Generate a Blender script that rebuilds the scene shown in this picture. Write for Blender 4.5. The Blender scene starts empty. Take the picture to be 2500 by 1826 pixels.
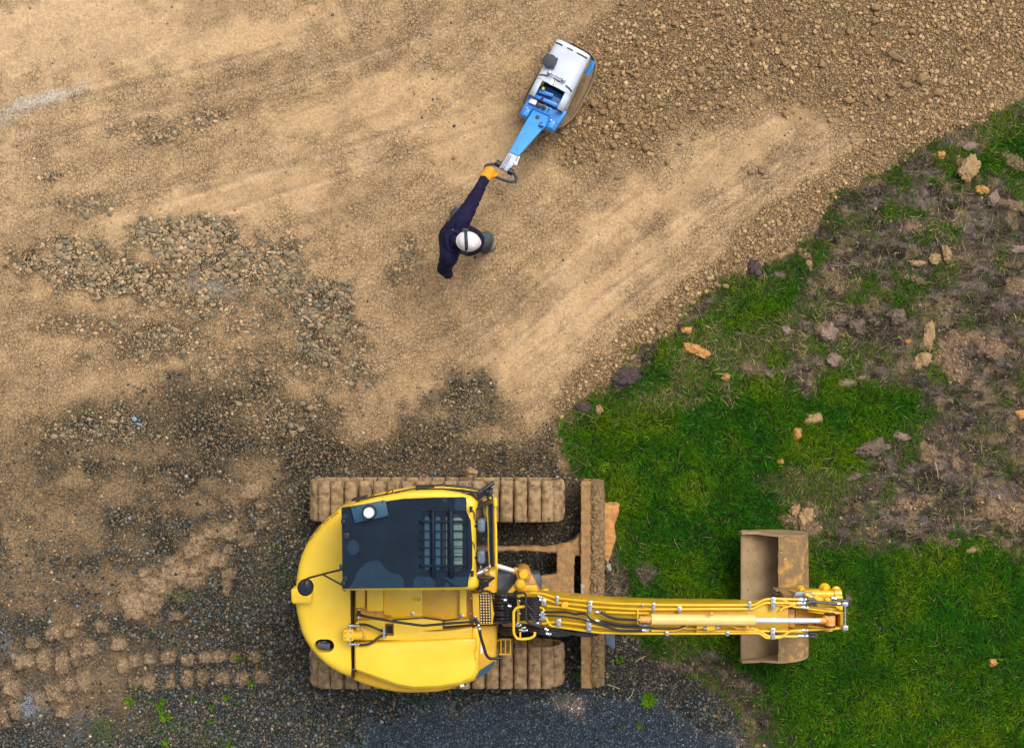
import bpy, bmesh, math, random
import numpy as np
from mathutils import Vector, Matrix, noise as mnoise

R = math.radians
random.seed(5)
rng = np.random.default_rng(11)
scene = bpy.context.scene
C = scene.collection

# ------------------------------------------------------------------ camera, sky, sun, exposure
H = 16.0                 # camera height in metres
F = 3360.0               # focal length in photograph pixels (photo is 2500 x 1826)
cam_d = bpy.data.cameras.new('camera')
cam_d.sensor_width = 36.0
cam_d.lens = 36.0 * F / 2500.0
cam_d.clip_start = 0.1
cam_d.clip_end = 1200.0
cam = bpy.data.objects.new('camera', cam_d)
C.objects.link(cam)
cam.location = (0, 0, H)
cam.rotation_euler = (0, 0, 0)
scene.camera = cam

SUN_EL, SUN_AZ = R(58), R(38)          # azimuth measured from +Y (image up) towards +X (image right)
world = bpy.data.worlds.new('World')
scene.world = world
world.use_nodes = True
wn = world.node_tree
for n_ in list(wn.nodes):
    wn.nodes.remove(n_)
wo = wn.nodes.new('ShaderNodeOutputWorld')
wb = wn.nodes.new('ShaderNodeBackground')
ws = wn.nodes.new('ShaderNodeTexSky')
wh = wn.nodes.new('ShaderNodeHueSaturation')
ws.sky_type = 'NISHITA'
ws.sun_disc = False
ws.sun_elevation = SUN_EL
ws.sun_rotation = SUN_AZ
ws.air_density = 1.0
ws.dust_density = 4.0
wh.inputs['Saturation'].default_value = 0.38      # overcast: the sky's own colour is nearly grey
wb.inputs['Strength'].default_value = 0.14
wn.links.new(ws.outputs[0], wh.inputs['Color'])
wn.links.new(wh.outputs[0], wb.inputs['Color'])
wn.links.new(wb.outputs[0], wo.inputs['Surface'])
sun_d = bpy.data.lights.new('sun', 'SUN')
sun_d.energy = 1.25
sun_d.angle = R(32)
sun_d.color = (1.0, 0.95, 0.87)
sun = bpy.data.objects.new('sun', sun_d)
C.objects.link(sun)
sdir = Vector((math.sin(SUN_AZ) * math.cos(SUN_EL), math.cos(SUN_AZ) * math.cos(SUN_EL), math.sin(SUN_EL)))
sun.rotation_euler = sdir.to_track_quat('Z', 'Y').to_euler()
sun.location = sdir * 40
scene.view_settings.view_transform = 'Standard'
scene.view_settings.look = 'None'
scene.view_settings.exposure = 0.38
scene.view_settings.gamma = 1.0

# ------------------------------------------------------------------ helpers
def P(px, py, z=0.0):
    """point of the place seen at photo pixel (px, py) when it lies at height z"""
    return Vector(((px - 1250.0) * (H - z) / F, (913.0 - py) * (H - z) / F, z))

def mm(px, z=0.0):
    return px * (H - z) / F

ORIGIN = {}

def link(o, parent=None):
    C.objects.link(o)
    if parent is not None:
        o.parent = parent
    return o

def thing(name, label, cat, loc=(0, 0, 0), group=None):
    o = bpy.data.objects.new(name, None)
    o.empty_display_size = 0.2
    C.objects.link(o)
    o.location = loc
    o['label'] = label
    o['category'] = cat
    if group:
        o['group'] = group
    ORIGIN[o.name] = Vector(loc)
    return o

def tag(o, label, cat, group=None):
    o['label'] = label
    o['category'] = cat
    if group:
        o['group'] = group
    return o

class MB:
    def __init__(s):
        s.v = []
        s.f = []
    def add(s, vs, fs):
        b = len(s.v)
        s.v += [Vector(v) for v in vs]
        s.f += [tuple(b + i for i in f) for f in fs]
        return s
    def box(s, c, size, rz=0.0, mat=None):
        hx, hy, hz = size[0] / 2, size[1] / 2, size[2] / 2
        m = Matrix.Rotation(rz, 3, 'Z') if mat is None else mat
        vs = [Vector(c) + m @ Vector((x, y, z)) for x in (-hx, hx) for y in (-hy, hy) for z in (-hz, hz)]
        return s.add(vs, [(0, 1, 3, 2), (4, 6, 7, 5), (0, 4, 5, 1), (2, 3, 7, 6), (0, 2, 6, 4), (1, 5, 7, 3)])
    def pbox(s, x0, y0, x1, y1, zt, h):
        """box whose top face covers the given photo rectangle at height zt"""
        a, b = P(x0, y0, zt), P(x1, y1, zt)
        return s.box(((a.x + b.x) / 2, (a.y + b.y) / 2, zt - h / 2), (abs(b.x - a.x), abs(b.y - a.y), h))
    def prism(s, pts, z0, z1):
        n = len(pts)
        vs = [Vector((p[0], p[1], z0)) for p in pts] + [Vector((p[0], p[1], z1)) for p in pts]
        fs = [tuple(range(n - 1, -1, -1)), tuple(range(n, 2 * n))]
        fs += [(i, (i + 1) % n, n + (i + 1) % n, n + i) for i in range(n)]
        return s.add(vs, fs)
    def pprism(s, pts, zt, h):
        return s.prism([P(x, y, zt) for x, y in pts], zt - h, zt)
    def pad(s, pts, z0, z1, r, steps=4, dome=0.0, fix=None):
        """extruded outline with a rounded upper edge"""
        pts = [Vector((p[0], p[1])) for p in pts]
        n = len(pts)
        area = sum(pts[i].x * pts[(i + 1) % n].y - pts[(i + 1) % n].x * pts[i].y for i in range(n))
        if area < 0:
            pts.reverse()
        nor = []
        for i in range(n):
            e1 = (pts[i] - pts[i - 1]).normalized()
            e2 = (pts[(i + 1) % n] - pts[i]).normalized()
            n1, n2 = Vector((-e1.y, e1.x)), Vector((-e2.y, e2.x))
            m = (n1 + n2)
            m = m / max(m.length_squared / 2, 0.5) if m.length > 1e-6 else n1
            nor.append(fix(pts[i], m) if fix else m)
        rings = [[(p.x, p.y, z0) for p in pts]]
        for k in range(steps + 1):
            a = k / steps * math.pi / 2
            off, z = r * (1 - math.cos(a)), z1 - r + r * math.sin(a)
            rings.append([(p.x + q.x * off, p.y + q.y * off, z) for p, q in zip(pts, nor)])
        vs = [v for ring in rings for v in ring]
        fs = []
        for k in range(len(rings) - 1):
            for i in range(n):
                j = (i + 1) % n
                fs.append((k * n + i, k * n + j, (k + 1) * n + j, (k + 1) * n + i))
        last = (len(rings) - 1) * n
        if dome:
            cx = sum(p.x for p in pts) / n
            cy = sum(p.y for p in pts) / n
            top = rings[-1]
            b = len(vs)
            for t, dz in ((0.85, 0.45), (0.6, 0.85)):
                vs += [(cx + (x - cx) * t, cy + (y - cy) * t, z + dome * dz) for x, y, z in top]
            for k in range(2):
                lo = last if k == 0 else b
                hi = b if k == 0 else b + n
                for i in range(n):
                    j = (i + 1) % n
                    fs.append((lo + i, lo + j, hi + j, hi + i))
            fs.append(tuple(range(b + n, b + 2 * n)))
        else:
            fs.append(tuple(range(last, last + n)))
        fs.append(tuple(range(n - 1, -1, -1)))
        return s.add(vs, fs)
    def ppad(s, pts, zt, h, r, steps=4, dome=0.0, fix=None):
        return s.pad([P(x, y, zt) for x, y in pts], zt - h, zt, r, steps, dome, fix)
    def tube(s, pts, r, seg=8, closed=False, caps=True):
        pts = [Vector(p) for p in pts]
        n = len(pts)
        rs = r if isinstance(r, (list, tuple)) else [r] * n
        rings = []
        prev = None
        for i in range(n):
            if closed:
                d = pts[(i + 1) % n] - pts[i - 1]
            else:
                d = pts[min(i + 1, n - 1)] - pts[max(i - 1, 0)]
            d.normalize()
            if prev is None:
                up = Vector((0, 0, 1)) if abs(d.z) < 0.9 else Vector((1, 0, 0))
                a = d.cross(up).normalized()
            else:
                a = (prev - d * prev.dot(d))
                a = a.normalized() if a.length > 1e-6 else d.orthogonal().normalized()
            prev = a
            b = d.cross(a)
            rings.append([pts[i] + (a * math.cos(2 * math.pi * k / seg) + b * math.sin(2 * math.pi * k / seg)) * rs[i] for k in range(seg)])
        vs = [v for ring in rings for v in ring]
        fs = []
        m = n if closed else n - 1
        for i in range(m):
            j = (i + 1) % n
            for k in range(seg):
                l = (k + 1) % seg
                fs.append((i * seg + k, i * seg + l, j * seg + l, j * seg + k))
        if caps and not closed:
            fs.append(tuple(range(seg - 1, -1, -1)))
            fs.append(tuple(range((n - 1) * seg, n * seg)))
        return s.add(vs, fs)
    def cyl(s, a, b, r, seg=20):
        return s.tube([a, b], r, seg)
    def lathe(s, prof, c, seg=28, axis='Z'):
        vs, fs = [], []
        for r_, z_ in prof:
            for k in range(seg):
                t = 2 * math.pi * k / seg
                v = Vector((r_ * math.cos(t), r_ * math.sin(t), z_))
                vs.append(v + Vector(c))
        n = len(prof)
        for i in range(n - 1):
            for k in range(seg):
                l = (k + 1) % seg
                fs.append((i * seg + k, i * seg + l, (i + 1) * seg + l, (i + 1) * seg + k))
        fs.append(tuple(range((n - 1) * seg, n * seg)))
        fs.append(tuple(range(seg - 1, -1, -1)))
        return s.add(vs, fs)
    def bolt(s, c, r=0.008, h=0.01):
        return s.lathe([(r, 0), (r, h * .7), (r * .7, h)], c, 8)
    def pieces(s, name, mat, parent=None, smooth=40, bev=0.0):
        """one object for every separate piece"""
        lead = list(range(len(s.v)))
        def find(i):
            while lead[i] != i:
                lead[i] = lead[lead[i]]
                i = lead[i]
            return i
        for f in s.f:
            a = find(f[0])
            for j in f[1:]:
                b = find(j)
                if a != b:
                    lead[b] = a
        groups = {}
        for f in s.f:
            groups.setdefault(find(f[0]), []).append(f)
        out = []
        for fs in groups.values():
            used = sorted({i for f in fs for i in f})
            mp = {i: k for k, i in enumerate(used)}
            m = MB()
            m.v = [s.v[i] for i in used]
            m.f = [tuple(mp[i] for i in f) for f in fs]
            out.append(m.build(name, mat, parent, smooth, bev))
        return out
    def build(s, name, mat, parent=None, smooth=40, bev=0.0, seg=2):
        me = bpy.data.meshes.new(name)
        off = Vector((0, 0, 0))
        root = parent
        while root is not None and root.parent is not None:
            root = root.parent
        if root is not None:
            off = ORIGIN.get(root.name, Vector((0, 0, 0)))
        me.from_pydata([v - off for v in s.v], [], s.f)
        me.validate()
        bm = bmesh.new()
        bm.from_mesh(me)
        bmesh.ops.recalc_face_normals(bm, faces=bm.faces)
        if bev > 0:
            ed = [e for e in bm.edges if len(e.link_faces) == 2 and e.calc_face_angle(0) > R(32)]
            if ed:
                try:
                    bmesh.ops.bevel(bm, geom=ed, offset=bev, segments=seg, profile=0.6, affect='EDGES', clamp_overlap=True)
                except Exception:
                    pass
        if smooth:
            for f in bm.faces:
                f.smooth = True
            for e in bm.edges:
                if len(e.link_faces) == 2 and e.calc_face_angle(0) > R(smooth):
                    e.smooth = False
        bm.to_mesh(me)
        bm.free()
        me.materials.append(mat)
        o = bpy.data.objects.new(name, me)
        link(o, parent)
        return o

def curve(pts, n=6):
    """Catmull-Rom through points"""
    pts = [Vector(p) for p in pts]
    if len(pts) < 3:
        return pts
    out = []
    e = [pts[0] * 2 - pts[1]] + pts + [pts[-1] * 2 - pts[-2]]
    for i in range(1, len(e) - 2):
        p0, p1, p2, p3 = e[i - 1], e[i], e[i + 1], e[i + 2]
        for k in range(n):
            t = k / n
            out.append(0.5 * ((2 * p1) + (p2 - p0) * t + (2 * p0 - 5 * p1 + 4 * p2 - p3) * t * t + (3 * p1 - p0 - 3 * p2 + p3) * t ** 3))
    out.append(pts[-1])
    return out

def fillet(pts, r=0.02, n=4):
    """polyline with rounded bends"""
    pts = [Vector(p) for p in pts]
    out = [pts[0]]
    for i in range(1, len(pts) - 1):
        a, b, c = pts[i - 1], pts[i], pts[i + 1]
        ra = min(r, (a - b).length * .45, (c - b).length * .45)
        s_, e_ = b + (a - b).normalized() * ra, b + (c - b).normalized() * ra
        for k in range(n + 1):
            t = k / n
            out.append(s_ * (1 - t) ** 2 + b * 2 * t * (1 - t) + e_ * t * t)
    out.append(pts[-1])
    return out

def applied(o):
    dg = bpy.context.evaluated_depsgraph_get()
    dg.update()
    me = bpy.data.meshes.new_from_object(o.evaluated_get(dg))
    old = o.data
    o.modifiers.clear()
    o.data = me
    me.name = old.name
    return o

def push(me, fn):
    """move every vertex along its normal by fn(position)"""
    n = len(me.vertices)
    co, no = np.empty(n * 3, np.float32), np.empty(n * 3, np.float32)
    me.vertices.foreach_get('co', co)
    me.vertices.foreach_get('normal', no)
    co, no = co.reshape(-1, 3), no.reshape(-1, 3)
    d = np.array([fn(Vector(c)) for c in co.tolist()], np.float32)
    me.vertices.foreach_set('co', np.ascontiguousarray(co + no * d[:, None]).ravel())
    me.update()

def roughen(o, vox, amps, mat=None):
    """remesh a caked lump finely and crumple its surface"""
    m = o.modifiers.new('r', 'REMESH')
    m.mode = 'VOXEL'
    m.voxel_size = vox
    bpy.context.view_layer.update()
    mt = mat or o.data.materials[0]
    applied(o)
    def disp(co):
        d = 0
        for f_, a_ in amps:
            n = mnoise.noise(co * f_ + Vector((f_, 3, 7)))
            d += (abs(n) * 2 - .5) * a_ if a_ > 0 else max(0.0, .10 - abs(n)) / .10 * a_
        return d
    push(o.data, disp)
    for p in o.data.polygons:
        p.use_smooth = True
    o.data.materials.clear()
    o.data.materials.append(mt)
    return o

def cut(o, cutter_mb):
    c = cutter_mb.build('cutter', o.data.materials[0], None, smooth=0)
    c.location = -ORIGIN.get(o.parent.name, Vector()) if o.parent else (0, 0, 0)
    if o.parent:
        # the object's own origin sits at its thing's base
        c.location = (0, 0, 0)
    m = o.modifiers.new('cut', 'BOOLEAN')
    m.object = c
    m.operation = 'DIFFERENCE'
    m.solver = 'EXACT'
    bpy.context.view_layer.update()
    applied(o)
    me = c.data
    bpy.data.objects.remove(c)
    bpy.data.meshes.remove(me)
    return o

# ------------------------------------------------------------------ materials
def M(name, col, rough=0.5, metal=0.0, col2=None, vs=6.0, vlo=0.4, vhi=0.65, bump=0.0, bs=60.0, coat=0.0,
      speck=None, ss=90.0, st=0.68, col3=None, c3s=3.0, c3lo=0.5, c3hi=0.6, trans=0.0, spec=0.5, rough2=None, emis=None, placed=False):
    m = bpy.data.materials.new(name)
    m.use_nodes = True
    nt = m.node_tree
    b = nt.nodes['Principled BSDF']
    b.inputs['Base Color'].default_value = (*col, 1)
    b.inputs['Roughness'].default_value = rough
    b.inputs['Metallic'].default_value = metal
    b.inputs['Specular IOR Level'].default_value = spec
    b.inputs['Coat Weight'].default_value = coat
    b.inputs['Coat Roughness'].default_value = 0.12
    b.inputs['Transmission Weight'].default_value = trans
    src_ = nt.nodes.new('ShaderNodeNewGeometry').outputs['Position'] if placed else nt.nodes.new('ShaderNodeTexCoord').outputs['Object']
    def noise(sc, det=5, rg=0.6):
        n = nt.nodes.new('ShaderNodeTexNoise')
        n.inputs['Scale'].default_value = sc
        n.inputs['Detail'].default_value = det
        n.inputs['Roughness'].default_value = rg
        nt.links.new(src_, n.inputs['Vector'])
        return n
    def ramp(src, lo, hi):
        r_ = nt.nodes.new('ShaderNodeMapRange')
        r_.inputs['From Min'].default_value = lo
        r_.inputs['From Max'].default_value = hi
        nt.links.new(src, r_.inputs['Value'])
        return r_.outputs[0]
    cur = None
    def mix(fac, other):
        nonlocal cur
        x = nt.nodes.new('ShaderNodeMix')
        x.data_type = 'RGBA'
        nt.links.new(fac, x.inputs['Factor'])
        if cur is None:
            x.inputs['A'].default_value = (*col, 1)
        else:
            nt.links.new(cur, x.inputs['A'])
        x.inputs['B'].default_value = (*other, 1)
        cur = x.outputs['Result']
    if col2:
        mix(ramp(noise(vs).outputs[0], vlo, vhi), col2)
    if col3:
        mix(ramp(noise(c3s, 6, .65).outputs[0], c3lo, c3hi), col3)
    if speck:
        mix(ramp(noise(ss, 2, .5).outputs[0], st, st + .04), speck)
    if cur is not None:
        nt.links.new(cur, b.inputs['Base Color'])
    if rough2 is not None:
        rr = nt.nodes.new('ShaderNodeMapRange')
        rr.inputs['From Min'].default_value = 0.35
        rr.inputs['From Max'].default_value = 0.65
        rr.inputs['To Min'].default_value = rough
        rr.inputs['To Max'].default_value = rough2
        nt.links.new(noise(9, 5).outputs[0], rr.inputs['Value'])
        nt.links.new(rr.outputs[0], b.inputs['Roughness'])
    if bump:
        bn = nt.nodes.new('ShaderNodeBump')
        bn.inputs['Strength'].default_value = min(1.0, bump)
        bn.inputs['Distance'].default_value = 0.01 if bump <= 1 else 0.01 * bump
        nt.links.new(noise(bs, 7, .65).outputs[0], bn.inputs['Height'])
        nt.links.new(bn.outputs[0], b.inputs['Normal'])
    if emis:
        b.inputs['Emission Color'].default_value = (*emis, 1)
    return m

YEL = M('yellow_paint', (0.90, 0.605, 0.032), 0.34, col2=(0.86, 0.53, 0.020), vs=2.2, coat=0.35, speck=(0.50, 0.30, 0.06), ss=48, st=0.735, rough2=0.55)
YEL2 = M('yellow_deck_paint', (0.73, 0.42, 0.012), 0.36, col2=(0.62, 0.33, 0.012), vs=3.0, coat=0.3, speck=(0.16, 0.09, 0.03), ss=60, st=0.71, rough2=0.55)
YELP = M('yellow_pipe_paint', (0.86, 0.52, 0.012), 0.3, col2=(0.74, 0.42, 0.012), vs=8, coat=0.4)
YELB = M('yellow_boom_paint', (0.66, 0.42, 0.006), 0.34, col2=(0.54, 0.32, 0.012), vs=6, coat=0.3, speck=(0.18, 0.1, 0.03), ss=60, st=0.72, rough2=0.55)
PEACH = M('faded_cylinder_paint', (0.90, 0.60, 0.21), 0.36, col2=(0.86, 0.54, 0.16), vs=9, coat=0.2)
WORN = M('worn_yellow_paint', (0.62, 0.30, 0.05), 0.5, col2=(0.30, 0.16, 0.06), vs=22, vlo=.45, vhi=.62, speck=(0.12, 0.07, 0.04), ss=60, st=.66, bump=.3)
ROOF = M('dark_roof_paint', (0.0048, 0.0118, 0.0235), 0.5, col2=(0.007, 0.0175, 0.035), vs=4, bump=.15, bs=260, spec=.16)
WETR = M('wet_roof_film', (0.012, 0.032, 0.056), 0.34, col2=(0.015, 0.038, 0.064), vs=18, bump=.1, bs=240, spec=.22)
BLUP = M('blue_grey_plate', (0.020, 0.075, 0.135), 0.38, spec=.5, bump=.05, bs=200)
BLK = M('black_plastic', (0.012, 0.014, 0.020), 0.38, bump=.1, bs=150)
HOSE = M('black_rubber_hose', (0.014, 0.014, 0.017), 0.45, col2=(0.035, 0.03, 0.03), vs=40)
GHOSE = M('grey_hose', (0.10, 0.115, 0.13), 0.5, col2=(0.06, 0.07, 0.08), vs=30)
BROWNB = M('dark_brown_seal', (0.035, 0.018, 0.012), 0.5)
CHR = M('polished_chrome', (0.95, 0.95, 0.97), 0.22, .55)
STEEL = M('galvanised_steel', (0.62, 0.65, 0.68), 0.30, .9, col2=(0.35, 0.37, 0.39), vs=50)
MUD = M('caked_mud', (0.42, 0.285, 0.150), 0.92, col2=(0.22, 0.145, 0.075), vs=13, vlo=.40, vhi=.62, speck=(0.50, 0.40, 0.28), ss=36, st=.70, col3=(0.10, 0.085, 0.08), c3s=11, c3lo=.60, c3hi=.68, bump=1.0, bs=95, spec=.15, placed=True)
MUDC = M('cracked_clay', (0.34, 0.23, 0.12), 0.95, col2=(0.21, 0.135, 0.065), vs=16, bump=1.6, bs=55, spec=.1)
MUDR = M('rusty_mud', (0.42, 0.235, 0.095), 0.85, col2=(0.25, 0.155, 0.075), vs=14, col3=(0.50, 0.44, 0.40), c3s=7, c3lo=.62, c3hi=.70, bump=.9, bs=80, spec=.2)
MUDD = M('dark_damp_mud', (0.16, 0.10, 0.05), 0.9, col2=(0.26, 0.16, 0.07), vs=14, bump=.9, bs=80)
BUCK = M('dusty_bucket_steel', (0.36, 0.25, 0.135), 0.8, col2=(0.27, 0.18, 0.09), vs=5, speck=(0.10, 0.065, 0.035), ss=70, st=.68, bump=.22, bs=120, spec=.25)
BUCKO = M('scraped_yellow_bucket', (0.27, 0.165, 0.07), 0.82, col2=(0.20, 0.13, 0.065), vs=14, col3=(0.54, 0.29, 0.065), c3s=8.5, c3lo=.49, c3hi=.66, speck=(0.62, 0.50, 0.38), ss=26, st=.70, bump=.8, bs=80)
ORCL = M('orange_clay', (0.60, 0.30, 0.10), 0.95, col2=(0.46, 0.24, 0.09), vs=9, bump=1.2, bs=60, spec=.1)
GLASS = M('tinted_cab_glass', (0.10, 0.13, 0.13), 0.03, trans=0.75, spec=.5)
GREYP = M('grey_blue_plastic', (0.135, 0.175, 0.24), 0.45, col2=(0.10, 0.13, 0.18), vs=12)
GREEN_PAD = M('grey_green_blind', (0.12, 0.19, 0.17), 0.5, col2=(0.09, 0.15, 0.14), vs=10)
BEAC = M('beacon_lens', (0.88, 0.90, 0.92), 0.12, coat=.5)
WHT = M('white_label', (0.75, 0.75, 0.75), 0.5)
LBY = M('yellow_label', (0.85, 0.65, 0.0), 0.45)
CHAS = M('slate_chassis_paint', (0.055, 0.075, 0.105), 0.5, col2=(0.16, 0.15, 0.13), vs=13, vlo=.5, vhi=.7, bump=.3)
DARKI = M('cab_interior', (0.018, 0.026, 0.026), 0.7)
BLUE = M('blue_paint', (0.016, 0.235, 0.69), 0.35, col2=(0.012, 0.18, 0.58), vs=5, coat=.3, speck=(0.05, 0.08, 0.12), ss=60, st=.74)
LBLUE = M('pale_blue_paint', (0.05, 0.30, 0.72), 0.4, coat=.2, col2=(0.04, 0.26, 0.66), vs=9)
PALE = M('pale_grey_hood_paint', (0.60, 0.66, 0.74), 0.38, col2=(0.50, 0.55, 0.62), vs=4, coat=.25, speck=(0.3, 0.25, 0.2), ss=40, st=.76)
GRYM = M('dusty_grey_metal', (0.34, 0.38, 0.44), 0.45, .3, col2=(0.26, 0.26, 0.27), vs=14)
DUST = M('dusty_base_steel', (0.27, 0.18, 0.095), 0.8, col2=(0.19, 0.125, 0.068), vs=7, bump=.4, bs=90)
RUB = M('charcoal_rubber', (0.035, 0.042, 0.055), 0.6, bump=.4, bs=120)
NAVY = M('navy_cloth', (0.007, 0.006, 0.030), 0.85, col2=(0.014, 0.012, 0.045), vs=14, bump=.4, bs=40, spec=.2)
TROU = M('grey_work_cloth', (0.055, 0.072, 0.078), 0.85, col2=(0.085, 0.10, 0.105), vs=20, bump=.4, bs=50, spec=.2)
SKIN = M('skin', (0.50, 0.21, 0.14), 0.5, col2=(0.44, 0.16, 0.11), vs=20)
HATM = M('white_shell', (0.78, 0.74, 0.70), 0.4, col2=(0.70, 0.64, 0.60), vs=18, coat=.2)
BAND = M('dark_strap', (0.018, 0.035, 0.05), 0.6)
GLOV = M('orange_glove_knit', (0.86, 0.37, 0.008), 0.8, col2=(0.78, 0.29, 0.006), vs=30, bump=.8, bs=120)
HAIR = M('dark_hair', (0.03, 0.02, 0.015), 0.7)
BOOT = M('dusty_boot_leather', (0.14, 0.13, 0.12), 0.8, bump=.4)

# ------------------------------------------------------------------ noise and zones of the ground
_lat = {}
def vn(x, y, s, seed):
    if seed not in _lat:
        _lat[seed] = np.random.default_rng(seed).random((256, 256)).astype(np.float32)
    L = _lat[seed]
    x = np.asarray(x, dtype=np.float64) / s + 1000.3
    y = np.asarray(y, dtype=np.float64) / s + 1000.7
    xi, yi = np.floor(x).astype(np.int64), np.floor(y).astype(np.int64)
    fx, fy = x - xi, y - yi
    fx, fy = fx * fx * (3 - 2 * fx), fy * fy * (3 - 2 * fy)
    a, b = L[xi % 256, yi % 256], L[(xi + 1) % 256, yi % 256]
    c, d = L[xi % 256, (yi + 1) % 256], L[(xi + 1) % 256, (yi + 1) % 256]
    return (a * (1 - fx) + b * fx) * (1 - fy) + (c * (1 - fx) + d * fx) * fy

def fbm(x, y, s, seed, o=4, g=0.55):
    t, a, w = 0.0, 1.0, 0.0
    for k in range(o):
        t = t + a * vn(x, y, s / 2 ** k, seed + 13 * k)
        w += a
        a *= g
    return t / w

def ss(a, b, x):
    t = np.clip((x - a) / (b - a), 0, 1)
    return t * t * (3 - 2 * t)

def sdf(poly, x, y):
    d = np.full(np.shape(x), 1e18)
    sgn = np.ones(np.shape(x))
    n = len(poly)
    for i in range(n):
        ax, ay = poly[i]
        bx, by = poly[i - 1]
        ex, ey = bx - ax, by - ay
        wx, wy = x - ax, y - ay
        t = np.clip((wx * ex + wy * ey) / (ex * ex + ey * ey), 0, 1)
        d = np.minimum(d, (wx - ex * t) ** 2 + (wy - ey * t) ** 2)
        c1, c2, c3 = y >= ay, y < by, ex * wy > ey * wx
        flip = (c1 & c2 & c3) | (~c1 & ~c2 & ~c3)
        sgn = np.where(flip, -sgn, sgn)
    return sgn * np.sqrt(d)

def ell(x, y, cx, cy, rx, ry, ang=0.0, soft=0.35, wob=0.5, ws_=None, seed=77):
    a = R(ang)
    dx, dy = x - cx, y - cy
    u = (dx * math.cos(a) + dy * math.sin(a)) / rx
    v = (-dx * math.sin(a) + dy * math.cos(a)) / ry
    q = np.sqrt(u * u + v * v)
    s_ = ws_ or max(8.0, 0.7 * min(rx, ry))
    out = np.zeros(np.shape(q))
    near = q < 1 + soft + wob
    if np.any(near):
        qn = q[near] + wob * (fbm(x[near], y[near], s_, seed, 3) - .5) * 2
        out[near] = 1 - ss(1 - soft, 1 + soft, qn)
    return out

MEADOW = [(9000, -1500), (2900, 60), (2500, 255), (2400, 300), (2330, 330), (2200, 400), (2120, 440), (2020, 510), (1940, 585), (1850, 640),
          (1770, 690), (1690, 745), (1600, 812), (1540, 850), (1490, 925), (1430, 965), (1375, 1020), (1372, 1100), (1402, 1160),
          (1440, 1200), (1475, 1290), (1500, 1380), (1500, 1470), (1520, 1545), (1610, 1590), (1690, 1640), (1770, 1700), (1830, 1760),
          (1880, 1840), (2300, 3200), (4200, 9000), (9000, 9000)]
GRAVEL = [(-700, 1250), (60, 1080), (150, 1030), (300, 1000), (480, 960), (640, 940), (700, 980), (800, 1050), (870, 1080), (960, 1040), (1060, 985), (1110, 920),
          (1190, 950), (1230, 1030), (1300, 1085), (1372, 1040), (1385, 1150), (1450, 1200), (1520, 1400), (1560, 1560), (1700, 1640),
          (1800, 1740), (1900, 1850), (2300, 3200), (-700, 3200)]
ROAD = [(780, 2600), (800, 1860), (880, 1790), (1010, 1735), (1180, 1705), (1290, 1690), (1400, 1700), (1520, 1705), (1620, 1735), (1700, 1765), (1765, 1790), (1830, 1850), (2000, 2600)]
RUBBLE = [(1370, 150), (1450, 80), (1560, 40), (1700, -30), (1800, -400), (3200, -900), (3000, -100), (2560, 150), (2330, 290), (2200, 330), (2080, 300), (2000, 235), (1890, 225), (1800, 235),
          (1730, 270), (1640, 300), (1560, 360), (1470, 405), (1380, 360), (1310, 300), (1340, 240)]
WINDROW = [(2440, 290), (2270, 370), (2140, 450), (2030, 530), (1930, 610), (1850, 665), (1720, 745), (1620, 825), (1550, 870), (1490, 940), (1415, 1000), (1350, 1040), (1385, 940),
           (1450, 870), (1540, 790), (1640, 710), (1720, 640), (1800, 570), (1900, 490), (2030, 400), (2150, 320), (2400, 230)]

MUDS = [  # bare brown mud in the meadow (cx, cy, rx, ry, angle)
    (2100, 650, 110, 32, -8), (2210, 620, 70, 50, 0), (2060, 790, 90, 55, 10), (2150, 810, 120, 50, 0), (1960, 920, 50, 40, 20),
    (2420, 700, 110, 90, 20), (2480, 830, 90, 70, 0), (2450, 540, 90, 60, 0), (2330, 620, 90, 30, 20), (2340, 1100, 90, 90, 40),
    (2300, 1180, 80, 60, 10), (2150, 1290, 60, 36, 45), (2060, 1310, 30, 45, -30), (2260, 1280, 90, 50, 0), (2370, 1010, 70, 60, 0),
    (2480, 1060, 40, 60, 0), (2400, 1240, 90, 60, 0), (2490, 1290, 50, 60, 0), (1880, 590, 60, 28, -20), (1985, 560, 70, 22, -10),
    (2080, 500, 60, 30, -10), (2240, 400, 60, 36, 30), (2340, 340, 60, 26, 10), (2120, 470, 60, 30, 0), (1560, 870, 60, 22, -40),
    (1690, 770, 60, 14, -35), (2300, 760, 80, 50, 0), (2380, 870, 70, 60, 30), (1510, 1440, 26, 60, 0), (1790, 1650, 60, 26, 30),
    (1830, 1750, 55, 36, 50), (1700, 1620, 60, 30, 10), (1570, 1400, 20, 20, 0), (2230, 930, 70, 14, 0), (1850, 900, 40, 14, 10), (2490, 640, 70, 110, 0),
    (2040, 700, 60, 30, 0), (2200, 560, 60, 24, 0), (2280, 480, 60, 30, 30)]
MUDZ = [(1985, 560), (2160, 490), (2330, 430), (2620, 430), (2620, 1330), (2460, 1330), (2250, 1300), (2060, 1345), (1960, 1280), (2010, 1225), (2120, 1120), (2190, 1050), (2250, 1010),
        (2240, 960), (2090, 925), (1950, 920), (1890, 850), (1980, 770), (1965, 660)]
TANS = [  # paler clay smeared in the meadow
    (2362, 412, 34, 18, 60), (2480, 400, 50, 16, 40), (2010, 800, 20, 16, 0), (2340, 900, 40, 30, 0), (2420, 850, 44, 28, 20), (1960, 1270, 46, 34, 30),
    (2310, 860, 30, 40, 0), (2430, 1240, 46, 24, 10), (2330, 1130, 34, 16, 60), (2240, 1230, 50, 18, -10), (2350, 830, 50, 20, 0), (2470, 1270, 26, 26, 0),
    (1960, 620, 20, 12, 40), (2230, 680, 30, 10, 20), (2490, 700, 40, 20, 0), (2270, 1110, 40, 20, 60), (1870, 600, 30, 10, 0), (2460, 500, 60, 12, 10)]
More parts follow.
